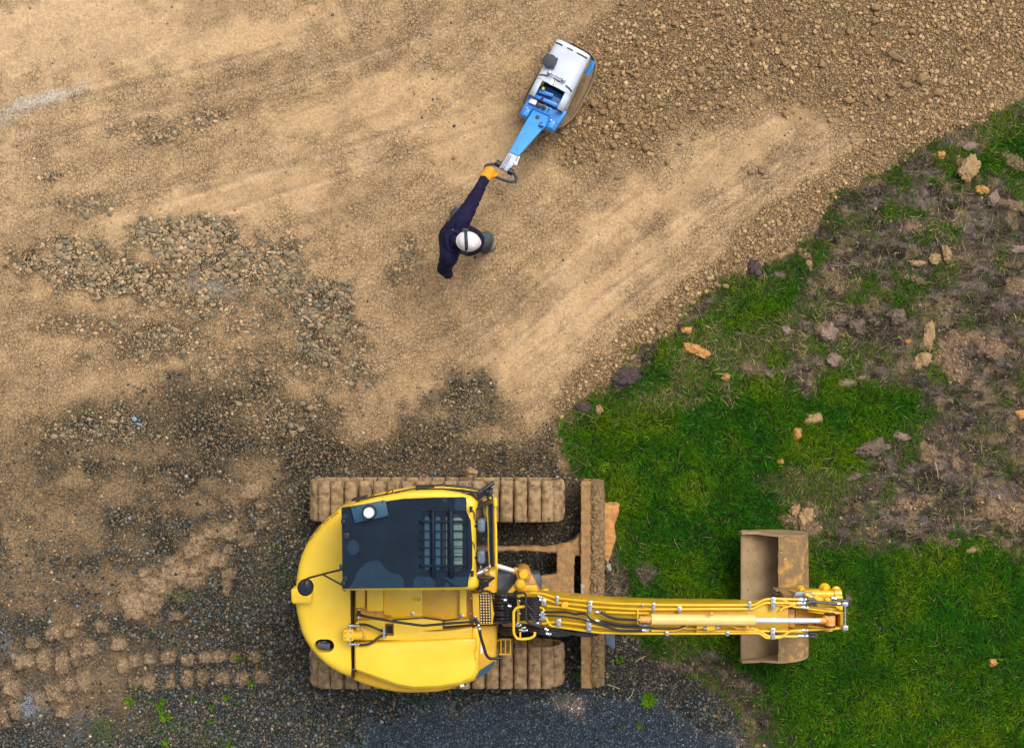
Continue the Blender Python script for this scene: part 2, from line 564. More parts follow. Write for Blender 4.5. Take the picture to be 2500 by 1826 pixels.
LUMPS = [  # pale clods pressed by the tracks (cx, cy, rx, ry)
    (413, 1605, 19, 17), (458, 1610, 19, 14), (501, 1604, 17, 14), (367, 1607, 15, 13), (328, 1613, 15, 18), (538, 1601, 19, 15), (575, 1604, 15, 12), (620, 1600, 18, 14),
    (365, 1666, 17, 20), (416, 1663, 15, 17), (458, 1652, 17, 19), (495, 1652, 16, 16), (545, 1655, 20, 16), (590, 1655, 17, 14), (330, 1668, 14, 17), (640, 1650, 18, 16),
    (56, 1613, 28, 20), (108, 1610, 18, 30), (152, 1617, 18, 24), (186, 1598, 14, 24), (217, 1582, 19, 20), (28, 1678, 24, 22), (14, 1650, 18, 14), (133, 1691, 22, 22),
    (167, 1672, 20, 16), (204, 1657, 16, 24), (99, 1708, 16, 20), (37, 1734, 16, 22), (6, 1756, 20, 24), (155, 1737, 18, 14), (192, 1517, 16, 12), (130, 1545, 20, 16),
    (328, 1493, 30, 20), (368, 1474, 26, 20), (330, 1470, 40, 26), (380, 1430, 40, 24), (430, 1400, 40, 22), (470, 1345, 28, 18), (530, 1370, 26, 16), (560, 1300, 24, 20),
    (600, 1320, 22, 16), (480, 1320, 22, 14), (610, 1200, 26, 16), (470, 1420, 26, 20), (555, 1430, 12, 22), (430, 1505, 20, 10), (440, 1460, 18, 12), (560, 1400, 22, 14),
    (640, 1280, 16, 14), (478, 1331, 15, 12), (557, 1341, 15, 12), (595, 1319, 14, 11), (527, 1363, 14, 12), (415, 1375, 15, 13), (471, 1398, 15, 12), (383, 1426, 14, 12), (447, 1418, 13, 12), (607, 1207, 20, 12), (172, 1546, 14, 11), (640, 1235, 15, 11), (512, 1305, 14, 10), (350, 1398, 14, 12), (250, 1530, 20, 14), (80, 1570, 20, 14), (290, 1570, 18, 16), (300, 1625, 14, 18)]
TANG = [(130, 1640, 230, 90, -10), (230, 1740, 150, 60, 0),  # tan earth showing through the gravel (cx, cy, rx, ry, angle)
    (40, 1180, 120, 120, 0), (150, 1230, 120, 60, 0), (330, 1190, 120, 34, 5), (330, 1100, 120, 24, 0), (450, 1230, 150, 24, 0), (560, 1200, 80, 30, 0), (170, 1320, 150, 40, 0),
    (100, 1440, 110, 60, 0), (270, 1430, 110, 50, 20), (400, 1410, 110, 40, -20), (480, 1350, 80, 34, -30), (40, 1000, 90, 120, 0), (880, 1000, 80, 60, 0), (910, 1050, 60, 26, 0),
    (520, 1300, 80, 26, -20), (340, 1500, 60, 26, 20), (1080, 1010, 60, 20, 0), (1190, 1060, 50, 20, 0), (200, 1490, 70, 26, -20), (620, 1150, 60, 40, 0), (640, 1010, 70, 30, 0), (280, 1660, 30, 60, 0)]
STONEP = [  # patches of larger stones on the tan ground
    (470, 590, 120, 60, 0, 1.0), (200, 640, 130, 55, 0, .9), (330, 680, 160, 50, 0, .9), (560, 640, 90, 60, 20, .9), (500, 740, 100, 34, 0, .7), (230, 800, 120, 30, 0, .45),
    (400, 830, 150, 40, -10, .65), (700, 680, 60, 90, -35, .9), (780, 800, 75, 110, -10, 1.0), (880, 900, 40, 60, -30, .9), (640, 780, 70, 40, 0, .5), (330, 310, 60, 20, -8, .3),
    (500, 285, 70, 22, -18, .55), (400, 330, 60, 16, -18, .45), (120, 430, 36, 12, -8, .8), (230, 500, 70, 24, 0, .4), (960, 670, 26, 26, 0, .5), (640, 890, 120, 60, 0, .5), (1000, 640, 30, 60, 0, .35),
    (250, 1045, 150, 40, 0, .8), (1130, 990, 50, 60, 0, .8), (350, 1050, 80, 26, 0, .8), (700, 1010, 150, 40, 0, .75)]

def zones(x, y):
    """x, y in photo pixels on the ground; dict of 0..1 fields"""
    z = {}
    wob = (fbm(x, y, 110, 3) - .5) * 120 + (fbm(x, y, 26, 9, 3) - .5) * 60
    mead = ss(10, -16, sdf(MEADOW, x, y) + wob * .6)
    z['mead'] = mead
    g = ss(60, -60, sdf(GRAVEL, x, y) + (fbm(x, y, 150, 21) - .5) * 190 + (fbm(x, y, 34, 25, 3) - .5) * 70)
    for c in TANG:
        g = g * (1 - .72 * ell(x, y, *c, soft=.6, wob=.8, ws_=40))
    g = g * (1 - mead)
    z['grav'] = g
    lum = np.zeros(np.shape(x))
    for c in LUMPS:
        near = (np.abs(x - c[0]) < c[2] * 2.2) & (np.abs(y - c[1]) < c[3] * 2.2)
        if np.any(near):
            xn, yn = x[near], y[near]
            q = (np.abs((xn - c[0]) / (c[2] * 1.08)) ** 3 + np.abs((yn - c[1]) / (c[3] * 1.12)) ** 3) ** (1 / 3)
            q = 1 - ss(.58, 1.2, q + .9 * (fbm(xn, yn, 10, 83, 3) - .5))
            lum[near] = np.maximum(lum[near], q)
    z['lump'] = lum * (1 - mead)
    z['road'] = ss(42, -36, sdf(ROAD, x, y) + (fbm(x, y, 60, 31) - .5) * 90)
    rub = ss(70, -60, sdf(RUBBLE, x, y) + (fbm(x, y, 90, 41) - .5) * 110)
    win = ss(14, -22, sdf(WINDROW, x, y) + (fbm(x, y, 50, 45) - .5) * 60)
    z['rub'] = rub * (1 - mead)
    z['win'] = win * (1 - mead)
    st = np.zeros(np.shape(x))
    for c in STONEP:
        st = np.maximum(st, c[5] * ell(x, y, *c[:5], soft=.5, wob=.8, ws_=36, seed=55))
    z['stone'] = st * (1 - mead)
    mud = np.zeros(np.shape(x))
    for c in MUDS:
        mud = np.maximum(mud, ell(x, y, *c, soft=.45, wob=1.0, ws_=30, seed=63))
    right = ss(1900, 2250, x) * ss(300, 480, y) * ss(1330, 1230, y) 
    mzone = ss(30, -50, sdf(MUDZ, x, y) + (fbm(x, y, 60, 69) - .5) * 120)
    mud = np.maximum(mud, mzone * ss(.38, .54, fbm(x, y, 75, 67)) * .97)
    rim = ss(-110, -20, sdf(MEADOW, x, y)) * ss(1480, 1700, x)
    mud = np.maximum(mud, rim * ss(.54, .68, fbm(x, y, 50, 73)) * .7)
    tan = np.zeros(np.shape(x))
    for c in TANS:
        tan = np.maximum(tan, ell(x, y, *c, soft=.3, wob=1.0, ws_=18, seed=71))
    z['mud'] = np.clip(mud, 0, 1) * mead
    z['tan'] = tan * mead
    # dry thatch (olive-grey) inside the meadow
    dry = np.maximum.reduce([ell(x, y, 1760, 860, 130, 60, -20, .5, .7, 50), ell(x, y, 1860, 830, 100, 50, -20, .5, .7, 50), ell(x, y, 1640, 960, 170, 34, -12, .5, .7, 50) * .8,
                             ell(x, y, 2080, 590, 150, 50, -10, .5, .7, 50), ell(x, y, 2010, 1200, 120, 50, 10, .5, .7, 50), ell(x, y, 1740, 1660, 110, 50, 35, .5, .7, 50),
                             ell(x, y, 1990, 1290, 60, 60, 0, .5, .7, 40), ell(x, y, 2200, 860, 170, 60, 0, .5, .7, 50), ell(x, y, 1980, 800, 60, 80, 0, .5, .7, 40)])
    dry = np.maximum(dry, np.maximum(mzone * .62, rim * .7))
    dry = np.maximum(dry, ss(-46, -6, sdf(MEADOW, x, y) + wob * .6) * .75)
    z['dry'] = np.clip(dry + z['mud'] * .6, 0, 1) * mead
    return z

def ground_z(x, y, zz=None):
    zz = zz or zones(x, y)
    h = (fbm(x, y, 420, 101, 3) - .5) * .05
    u = x * .94 - y * .34
    v = x * .34 + y * .94
    h = h + (fbm(u, v * 5, 260, 111, 3) - .5) * .022 * (1 - zz['mead'])
    h = h + (fbm(x, y, 22, 121, 3) - .5) * .014
    h = h + zz['lump'] * .05 * (.6 + .8 * vn(x, y, 9, 131))
    h = h + zz['rub'] * (.02 + .06 * (fbm(x, y, 40, 141, 3) - .4)) + zz['win'] * .03
    h = h + zz['mead'] * (.012 + .05 * (fbm(x, y, 60, 151, 4) - .5))
    h = h + zz['mud'] * (fbm(x, y, 26, 161, 4) - .5) * .10
    h = h + zz['tan'] * .035
    h = h - zz['road'] * .004
    # the machine stands on its tracks: keep that ground down and level
    flat = ss(1560, 1480, x) * ss(700, 760, x) * ss(1130, 1180, y) * ss(1720, 1680, y)
    h = h * (1 - .75 * flat) - .012 * flat
    return h

# ------------------------------------------------------------------ the ground sheet
PXM = F / H                                    # photo pixels per metre on the ground
def axis(lo, hi, step, far):
    a = np.arange(lo, hi + step / 2, step)
    g, d, out = [], step, a[-1]
    while out < far:
        d *= 1.35
        out += d
        g.append(out)
    up = np.array(g)
    g, d, out = [], step, a[0]
    while out > -far:
        d *= 1.35
        out -= d
        g.append(out)
    return np.concatenate([np.array(g)[::-1], a, up])

gx = axis(-6.3, 6.3, 0.0135, 320.0)
gy = axis(-4.75, 4.75, 0.0135, 320.0)
GX, GY = np.meshgrid(gx, gy)
X = GX.ravel()
Y = GY.ravel()
px, py = X * PXM + 1250.0, 913.0 - Y * PXM
Z = zones(px, py)
gz = ground_z(px, py, Z)

def mixc(a, b, t):
    return a + (b - a) * t[:, None]
def col(c):
    return np.array(c, dtype=np.float64)[None, :]

def ground_colour(x, y, Z):
    u, v = x * .94 - y * .34, x * .34 + y * .94
    u2, v2 = x * .79 - y * .61, x * .61 + y * .79
    wr = ss(600, 1350, x)
    streak = fbm(u, v * 5, 240, 201, 4) * (1 - wr) + fbm(u2, v2 * 6, 260, 207, 4) * wr
    rib = fbm(u2, v2 * 7, 110, 209, 3) * wr + fbm(u, v * 6, 110, 213, 3) * (1 - wr)
    m1 = fbm(x, y, 70, 211, 5)
    fine = fbm(x, y, 9, 221, 3)
    tan = np.repeat(col((0.585, 0.385, 0.200)), len(x), 0)
    tan = mixc(tan, col((0.375, 0.243, 0.125)), ss(.44, .72, streak) * .46)
    tan = mixc(tan, col((0.34, 0.23, 0.125)), ss(.50, .72, rib) * .45)
    tan = mixc(tan, col((0.58, 0.40, 0.24)), ss(.55, .75, m1) * .35)
    tan = mixc(tan, col((0.42, 0.28, 0.155)), ss(.48, .30, m1) * .2)
    # upper left is drier and paler, the lower left damper
    tan = mixc(tan, col((0.70, 0.48, 0.28)), ss(1000, -100, x + y * 1.1) * .6)
    tan = mixc(tan, col((0.27, 0.178, 0.098)), ss(600, 1300, y - x * .12) * ss(1400, 900, x) * .62)
    tan = mixc(tan, col((0.185, 0.125, 0.072)), ss(1350, 1750, y) * ss(900, 300, x) * .6)
    # pale dried puddles
    tan = mixc(tan, col((0.72, 0.62, 0.50)), ell(x, y, 110, 240, 100, 15, -14, .6, .5, 30) * .8)
    tan = mixc(tan, col((0.66, 0.56, 0.44)), ell(x, y, 15, 285, 60, 16, -25, .6, .5, 30) * .6)
    tan = mixc(tan, col((0.70, 0.47, 0.28)), ell(x, y, 52, 328, 34, 14, -5, .6, .3, 30) * .8)
    tan = mixc(tan, col((0.60, 0.38, 0.22)), ell(x, y, 470, 605, 40, 22, 10, .4, .6, 16) * .9)
    tan = mixc(tan, col((0.30, 0.31, 0.28)), ell(x, y, 520, 690, 70, 30, 10, .6, .6, 20) * .65)
    tan = mixc(tan, col((0.42, 0.46, 0.52)), ell(x, y, 72, 1730, 26, 34, 30, .6, .8, 14) * .85)
    tan = mixc(tan, col((0.30, 0.32, 0.35)), ell(x, y, 12, 1570, 14, 20, 0, .6, .8, 14) * .8)
    tan = mixc(tan, col((0.13, 0.17, 0.19)), ell(x, y, 205, 1800, 60, 50, 0, .6, .8, 20) * .6)
    # long drag marks left by the machines
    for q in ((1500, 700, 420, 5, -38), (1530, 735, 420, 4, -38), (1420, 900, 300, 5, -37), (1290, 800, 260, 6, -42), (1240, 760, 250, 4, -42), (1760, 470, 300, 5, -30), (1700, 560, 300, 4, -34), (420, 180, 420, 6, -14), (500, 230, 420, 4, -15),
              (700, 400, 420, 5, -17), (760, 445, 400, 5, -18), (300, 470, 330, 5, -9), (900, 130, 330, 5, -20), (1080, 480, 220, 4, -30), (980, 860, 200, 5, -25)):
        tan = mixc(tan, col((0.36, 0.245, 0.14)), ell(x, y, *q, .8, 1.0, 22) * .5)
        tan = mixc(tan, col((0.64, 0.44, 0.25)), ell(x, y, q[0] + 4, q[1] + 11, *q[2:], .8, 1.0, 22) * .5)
    # darker rut along the windrow
    rut = ell(x, y, 1640, 790, 270, 13, -37, .7, .5, 30) * .55
    tan = mixc(tan, col((0.26, 0.19, 0.11)), rut)
    tan = mixc(tan, col((0.27, 0.18, 0.10)), ell(x, y, 1250, 1080 - 360, 60, 40, -20, .8, .8, 30) * .4 )
    # loose earth of the rubble
    c = mixc(tan, col((0.335, 0.218, 0.108)), np.clip(Z['rub'] * .9 + Z['win'] * .75, 0, 1))
    c = mixc(c, col((0.115, 0.085, 0.05)), np.clip(Z['stone'] * 1.2, 0, 1) * ss(.28, .50, fbm(x, y, 26, 219, 4)) * .92)
    # gravel bed
    gb = np.repeat(col((0.068, 0.056, 0.037)), len(x), 0)
    gb = mixc(gb, col((0.165, 0.120, 0.068)), ss(.40, .60, fbm(x, y, 60, 231, 4)) * ss(1650, 1350, y + x * .12))
    gb = mixc(gb, col((0.045, 0.060, 0.062)), ss(1600, 1750, y + (m1 - .5) * 160) * .8)
    gb = mixc(gb, col((0.045, 0.075, 0.018)), ss(.62, .72, fbm(x, y, 46, 237, 4)) * ss(1400, 1600, y) * .5)
    c = mixc(c, gb, Z['grav'])
    c = mixc(c, col((0.46, 0.315, 0.185)) * (0.75 + .5 * fine[:, None]), Z['lump'] * ss(900, 650, x) * .8)
    # green moss between the stones
    moss = np.zeros(len(x))
    for q in ((458, 1455, 40, 18), (642, 1462, 20, 12), (695, 1395, 20, 34), (660, 1335, 26, 14), (1582, 1708, 16, 19), (1545, 1650, 14, 14), (1530, 1610, 14, 10), (250, 1790, 36, 40), (330, 1700, 16, 30), (420, 1770, 60, 22), (520, 1800, 50, 22), (590, 1610, 16, 12), (700, 1430, 16, 22), (1410, 1645, 10, 18)):
        moss = np.maximum(moss, ell(x, y, *q, 0, .7, .9, 12))
    c = mixc(c, col((0.065, 0.115, 0.020)), moss * .75)
    # meadow floor: dark thatch, brown mud, tan clay
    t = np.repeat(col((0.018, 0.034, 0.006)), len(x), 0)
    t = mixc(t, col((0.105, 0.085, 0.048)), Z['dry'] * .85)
    mudc = np.repeat(col((0.125, 0.086, 0.072)), len(x), 0)
    mudc = mixc(mudc, col((0.235, 0.172, 0.155)), ss(.48, .64, fbm(x * .92 + y * .25, (y * .92 - x * .12) * 2.6, 46, 241, 5)) * .9)
    mudc = mixc(mudc, col((0.045, 0.032, 0.026)), ss(.50, .38, fbm(x, y * 1.9, 30, 247, 5)) * .9)
    mudc = mixc(mudc, col((0.33, 0.225, 0.125)), ss(.56, .66, fbm(x, y * 1.4, 40, 249, 5)) * .8)
    t = mixc(t, mudc, Z['mud'])
    t = mixc(t, col((0.36, 0.235, 0.140)) * (0.70 + .5 * fine[:, None]), Z['tan'] * .75)
    c = mixc(c, t, Z['mead'])
    # the blue-black asphalt chippings, with a faded sandy smear on them
    r_ = np.repeat(col((0.016, 0.024, 0.033)), len(x), 0) * (0.75 + .5 * m1[:, None])
    r_ = mixc(r_, col((0.23, 0.175, 0.14)), ell(x, y, 1398, 1716, 36, 24, 40, .8, .6, 20) * .85 + ell(x, y, 1350, 1700, 60, 22, 30, .9, .6, 20) * .25)
    c = mixc(c, r_, Z['road'] * (1 - Z['mead']))
    return c

gc = ground_colour(px, py, Z)
nxg, nyg = len(gx), len(gy)
idx = np.arange(nxg * nyg).reshape(nyg, nxg)
quads = np.stack([idx[:-1, :-1], idx[:-1, 1:], idx[1:, 1:], idx[1:, :-1]], -1).reshape(-1, 4)
roadm = (Z['road'] * (1 - Z['mead'])).reshape(nyg, nxg)
rq = roadm[:-1, :-1].ravel() > .5
mdm = Z['mead'].reshape(nyg, nxg)[:-1, :-1].ravel() > .5

def np_mesh(name, verts, faces, cols, mat, smooth=True, k=None, extra=None):
    """mesh from arrays; faces is (n, k)"""
    me = bpy.data.meshes.new(name)
    n, m = len(verts), len(faces)
    k = faces.shape[1]
    me.vertices.add(n)
    me.vertices.foreach_set('co', np.ascontiguousarray(verts, dtype=np.float32).ravel())
    me.loops.add(m * k)
    me.loops.foreach_set('vertex_index', np.ascontiguousarray(faces, dtype=np.int32).ravel())
    me.polygons.add(m)
    me.polygons.foreach_set('loop_start', np.arange(0, m * k, k, dtype=np.int32))
    me.polygons.foreach_set('loop_total', np.full(m, k, dtype=np.int32))
    if smooth:
        me.polygons.foreach_set('use_smooth', np.ones(m, dtype=bool))
    a = me.attributes.new('tint', 'FLOAT_COLOR', 'POINT')
    a.data.foreach_set('color', np.concatenate([cols, np.ones((n, 1))], 1).astype(np.float32).ravel())
    for nm, arr in (extra or {}).items():
        e = me.attributes.new(nm, 'FLOAT', 'POINT')
        e.data.foreach_set('value', arr.astype(np.float32))
    me.update()
    me.validate()
    me.materials.append(mat)
    return me

def sub(faces, *arrs):
    used = np.unique(faces)
    remap = np.zeros(used.max() + 1, dtype=np.int64)
    remap[used] = np.arange(len(used))
    return remap[faces], [a[used] for a in arrs]

def ground_mat(name, kind):
    m = bpy.data.materials.new(name)
    m.use_nodes = True
    nt = m.node_tree
    L = nt.links.new
    b = nt.nodes['Principled BSDF']
    b.inputs['Roughness'].default_value = .93 if kind != 'road' else .7
    b.inputs['Specular IOR Level'].default_value = .12 if kind != 'road' else .35
    at = nt.nodes.new('ShaderNodeAttribute')
    at.attribute_name = 'tint'
    lo = nt.nodes.new('ShaderNodeAttribute')
    lo.attribute_name = 'loose'
    tc = nt.nodes.new('ShaderNodeTexCoord')
    def noise(sc, det=4, rg=.6, dist=0.0):
        n = nt.nodes.new('ShaderNodeTexNoise')
        n.inputs['Scale'].default_value = sc
        n.inputs['Detail'].default_value = det
        n.inputs['Roughness'].default_value = rg
        n.inputs['Distortion'].default_value = dist
        L(tc.outputs['Object'], n.inputs['Vector'])
        return n.outputs[0]
    def mr(src, a, b_, c=0.0, d=1.0):
        r_ = nt.nodes.new('ShaderNodeMapRange')
        for k, v in zip(('From Min', 'From Max', 'To Min', 'To Max'), (a, b_, c, d)):
            r_.inputs[k].default_value = v
        L(src, r_.inputs['Value'])
        return r_.outputs[0]
    def math_(op, a, b_):
        n = nt.nodes.new('ShaderNodeMath')
        n.operation = op
        for i, q in enumerate((a, b_)):
            if isinstance(q, (int, float)):
                n.inputs[i].default_value = q
            else:
                L(q, n.inputs[i])
        return n.outputs[0]
    def mul(colr, fac):
        x = nt.nodes.new('ShaderNodeVectorMath')
        x.operation = 'SCALE'
        L(colr, x.inputs[0])
        L(fac, x.inputs['Scale'])
        return x.outputs[0]
    # grain: crumbs of different brightness
    def voro(sc, feat='DISTANCE_TO_EDGE', rnd=1.0):
        v = nt.nodes.new('ShaderNodeTexVoronoi')
        v.feature = feat
        v.inputs['Scale'].default_value = sc
        v.inputs['Randomness'].default_value = rnd
        mp = nt.nodes.new('ShaderNodeVectorMath')
        mp.operation = 'ADD'
        nz = nt.nodes.new('ShaderNodeTexNoise')
        nz.inputs['Scale'].default_value = sc * 1.7
        nz.inputs['Detail'].default_value = 2
        L(tc.outputs['Object'], nz.inputs['Vector'])
        sc_ = nt.nodes.new('ShaderNodeVectorMath')
        sc_.operation = 'SCALE'
        sc_.inputs['Scale'].default_value = .75 / sc
        L(nz.outputs['Color'], sc_.inputs[0])
        L(tc.outputs['Object'], mp.inputs[0])
        L(sc_.outputs[0], mp.inputs[1])
        L(mp.outputs[0], v.inputs['Vector'])
        return v
    if kind == 'road':
        v = voro(62, 'F1')
        sep = nt.nodes.new('ShaderNodeSeparateColor')
        L(v.outputs['Color'], sep.inputs[0])
        bright = mr(sep.outputs[0], .0, 1.0, .35, 1.6)
        pale = mr(sep.outputs[1], .86, .97, 0.0, 5.0)
        f = math_('ADD', bright, pale)
        c = mul(at.outputs['Color'], f)
        h = math_('MULTIPLY', v.outputs['Distance'], -1.0)
        h2 = math_('ADD', h, math_('MULTIPLY', noise(160, 3), .5))
        dist = .012
    else:
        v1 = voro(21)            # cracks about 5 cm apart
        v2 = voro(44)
        fine = noise(210, 3, .6)
        mid = noise(34, 5, .7)
        big = noise(7, 4, .6)
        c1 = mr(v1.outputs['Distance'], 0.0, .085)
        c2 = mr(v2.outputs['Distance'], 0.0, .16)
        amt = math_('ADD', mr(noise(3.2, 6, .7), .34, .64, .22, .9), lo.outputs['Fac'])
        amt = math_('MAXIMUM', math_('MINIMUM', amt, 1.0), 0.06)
        # cavity shade of the cracks painted into the colour, stronger in loose earth
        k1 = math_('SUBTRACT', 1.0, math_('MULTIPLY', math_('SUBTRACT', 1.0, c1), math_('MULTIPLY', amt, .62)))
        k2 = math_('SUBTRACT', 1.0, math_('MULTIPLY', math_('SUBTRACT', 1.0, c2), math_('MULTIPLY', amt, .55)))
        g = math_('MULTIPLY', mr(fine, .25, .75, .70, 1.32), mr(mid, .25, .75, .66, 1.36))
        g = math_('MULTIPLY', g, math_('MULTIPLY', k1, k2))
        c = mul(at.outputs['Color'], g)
        h = math_('ADD', math_('MULTIPLY', c1, math_('MULTIPLY', amt, .9)), math_('MULTIPLY', c2, math_('MULTIPLY', amt, .6)))
        h2 = math_('ADD', h, math_('ADD', math_('MULTIPLY', mid, .9), math_('MULTIPLY', fine, .45)))
        dist = .014
    L(c, b.inputs['Base Color'])
    bp = nt.nodes.new('ShaderNodeBump')
    bp.inputs['Strength'].default_value = .9
    bp.inputs['Distance'].default_value = dist
    L(h2, bp.inputs['Height'])
    L(bp.outputs[0], b.inputs['Normal'])
    return m

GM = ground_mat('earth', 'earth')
RM = ground_mat('asphalt_chippings', 'road')
smooth_ = np.zeros(len(X))
for q_ in ((1330, 830, 210, 60, -40), (1150, 930, 200, 60, -10), (1760, 400, 270, 38, -28), (150, 60, 330, 90, 0), (500, 110, 260, 50, -10), (1500, 560, 200, 50, -40), (1180, 330, 120, 100, 0), (620, 480, 300, 50, -12), (900, 250, 260, 50, -15), (470, 605, 46, 26, 10), (1560, 640, 260, 30, -38)):
    smooth_ = np.maximum(smooth_, ell(px, py, *q_, .6, .9, 60))
loose = (np.clip(Z['rub'] + Z['win'] + Z['stone'] * .8 + Z['grav'] * .35, 0, 1) - smooth_ * .55) * (1 - Z['mead'])
VV = np.stack([X, Y, gz], 1)
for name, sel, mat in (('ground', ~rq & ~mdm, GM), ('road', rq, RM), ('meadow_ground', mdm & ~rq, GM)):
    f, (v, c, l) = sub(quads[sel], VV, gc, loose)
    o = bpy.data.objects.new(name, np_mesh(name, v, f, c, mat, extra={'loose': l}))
    o['kind'] = 'structure'
    link(o)
del GX, GY

# ------------------------------------------------------------------ loose stones
def ico(sub_):
    bm = bmesh.new()
    bmesh.ops.create_icosphere(bm, subdivisions=sub_, radius=1.0)
    v = np.array([q.co[:] for q in bm.verts])
    f = np.array([[q.index for q in p.verts] for p in bm.faces])
    bm.free()
    return v, f

def rock_shapes(sub_, n, seed, rough=.24):
    """angular lumps: a sphere cut by random planes"""
    v, f = ico(sub_)
    r_ = np.random.default_rng(seed)
    out = []
    for i in range(n):
        w = v.copy()
        for k in range(9):
            d = r_.normal(size=3)
            d /= np.linalg.norm(d)
            lim = r_.uniform(.55, .9)
            t = w @ d
            ex = np.maximum(t - lim, 0)
            w = w - d[None, :] * ex[:, None] * .92
        w = w * (1 + (r_.random((len(w), 1)) - .5) * rough * (.45 if sub_ > 1 else 1))
        out.append(w)
    return np.array(out), f

MAT_STONE = bpy.data.materials.new('stone')
MAT_STONE.use_nodes = True
def _sm():
    nt = MAT_STONE.node_tree
    b = nt.nodes['Principled BSDF']
    b.inputs['Roughness'].default_value = .85
    b.inputs['Specular IOR Level'].default_value = .2
    a = nt.nodes.new('ShaderNodeAttribute')
    a.attribute_name = 'tint'
    tc = nt.nodes.new('ShaderNodeTexCoord')
    n = nt.nodes.new('ShaderNodeTexNoise')
    n.inputs['Scale'].default_value = 120
    n.inputs['Detail'].default_value = 5
    nt.links.new(tc.outputs['Object'], n.inputs['Vector'])
    r_ = nt.nodes.new('ShaderNodeMapRange')
    r_.inputs['From Min'].default_value = .3
    r_.inputs['From Max'].default_value = .7
    r_.inputs['To Min'].default_value = .82
    r_.inputs['To Max'].default_value = 1.15
    nt.links.new(n.outputs[0], r_.inputs['Value'])
    x = nt.nodes.new('ShaderNodeVectorMath')
    x.operation = 'SCALE'
    nt.links.new(a.outputs['Color'], x.inputs[0])
    nt.links.new(r_.outputs[0], x.inputs['Scale'])
    nt.links.new(x.outputs[0], b.inputs['Base Color'])
    bp = nt.nodes.new('ShaderNodeBump')
    bp.inputs['Strength'].default_value = .5
    bp.inputs['Distance'].default_value = .006
    nt.links.new(n.outputs[0], bp.inputs['Height'])
    nt.links.new(bp.outputs[0], b.inputs['Normal'])
_sm()

def pile(name, pos, rad, cols, label, cat, sub_=1, flat=(.45, .75), sink=.25, seed=1, nshape=20, elong=(.6, 1.0)):
    """all stones of a bed as one uncountable mass"""
    sh, f = rock_shapes(sub_, nshape, seed)
    n = len(pos)
    r_ = np.random.default_rng(seed + 500)
    k = r_.integers(0, nshape, n)
    a = r_.random(n) * 2 * np.pi
    sx, sy, sz = rad, rad * r_.uniform(*elong, n), rad * r_.uniform(*flat, n)
    tilt = r_.normal(size=(n, 2)) * .25
    V = sh[k] * np.stack([sx, sy, sz], 1)[:, None, :]
    zz = V[..., 2] + V[..., 0] * tilt[:, :1] + V[..., 1] * tilt[:, 1:]
    ca, sa = np.cos(a)[:, None], np.sin(a)[:, None]
    xx, yy = V[..., 0] * ca - V[..., 1] * sa, V[..., 0] * sa + V[..., 1] * ca
    V = np.stack([xx + pos[:, :1], yy + pos[:, 1:2], zz + pos[:, 2:3] + (sz * (1 - 2 * sink) * .5)[:, None]], -1)
    m = V.shape[1]
    Fc = (f[None] + (np.arange(n) * m)[:, None, None]).reshape(-1, 3)
    cc = np.repeat(cols, m, 0)
    o = bpy.data.objects.new(name, np_mesh(name, V.reshape(-1, 3), Fc, cc, MAT_STONE, smooth=sub_ > 1))
    o['kind'] = 'stuff'
    o['label'] = label
    o['category'] = cat
    return link(o)

def scatter(n, field, x0=-20, x1=2520, y0=-20, y1=1846, seed=1):
    r_ = np.random.default_rng(seed)
    x, y = r_.uniform(x0, x1, n), r_.uniform(y0, y1, n)
    Zs = zones(x, y)
    keep = r_.random(n) < field(x, y, Zs)
    x, y = x[keep], y[keep]
    Zs = {k_: v_[keep] for k_, v_ in Zs.items()}
    return x, y, Zs, r_

def place(x, y, Zs):
    return np.stack([(x - 1250) / PXM, (913 - y) / PXM, ground_z(x, y, Zs)], 1)

def pick(pal, n, r_, w=None):
    pal = np.array(pal)
    c = pal[r_.choice(len(pal), n, p=w)]
    return c * r_.uniform(.72, 1.28, (n, 1)) * r_.uniform(.94, 1.06, (n, 3))

TANPAL = [(0.44, 0.295, 0.148), (0.40, 0.262, 0.130), (0.49, 0.33, 0.172), (0.36, 0.235, 0.115)]
OLIVE = [(0.30, 0.225, 0.13), (0.22, 0.185, 0.12), (0.35, 0.26, 0.155), (0.19, 0.165, 0.11), (0.14, 0.132, 0.10)]
DARKG = [(0.050, 0.058, 0.058), (0.085, 0.092, 0.085), (0.15, 0.125, 0.085), (0.22, 0.16, 0.10), (0.034, 0.040, 0.040), (0.11, 0.12, 0.115), (0.17, 0.155, 0.125)]

def not_meadow(Zs):
    return (Zs['mead'] < .35) & (Zs['road'] < .6)

# rubble of earth clods, upper right and along the meadow edge
x, y, Zs, r_ = scatter(150000, lambda x, y, Z: (Z['rub'] * (.45 + .9 * fbm(x, y, 60, 301, 3)) * .42 + Z['win'] * .5) * (Z['mead'] < .4), 1280, 2540, -20, 1060, 21)
rad = np.clip((r_.pareto(2.7, len(x)) + 1) * 1.6, 1.6, 7.0) * (1 - .12 * Zs['win'])
big = rad > 4.3
pile('loose_earth_clods', place(x[~big], y[~big], {k_: v_[~big] for k_, v_ in Zs.items()}), rad[~big] / PXM, pick(TANPAL, (~big).sum(), r_),
     'loose tan crumbs of earth covering the rough ground beside the meadow edge', 'earth clods', 1, seed=31)
pile('coarse_earth_clods', place(x[big], y[big], {k_: v_[big] for k_, v_ in Zs.items()}), rad[big] / PXM, pick(TANPAL, big.sum(), r_),
     'coarse tan clods of earth lying in the rough ground right of the compactor', 'earth clods', 2, seed=33, nshape=24)

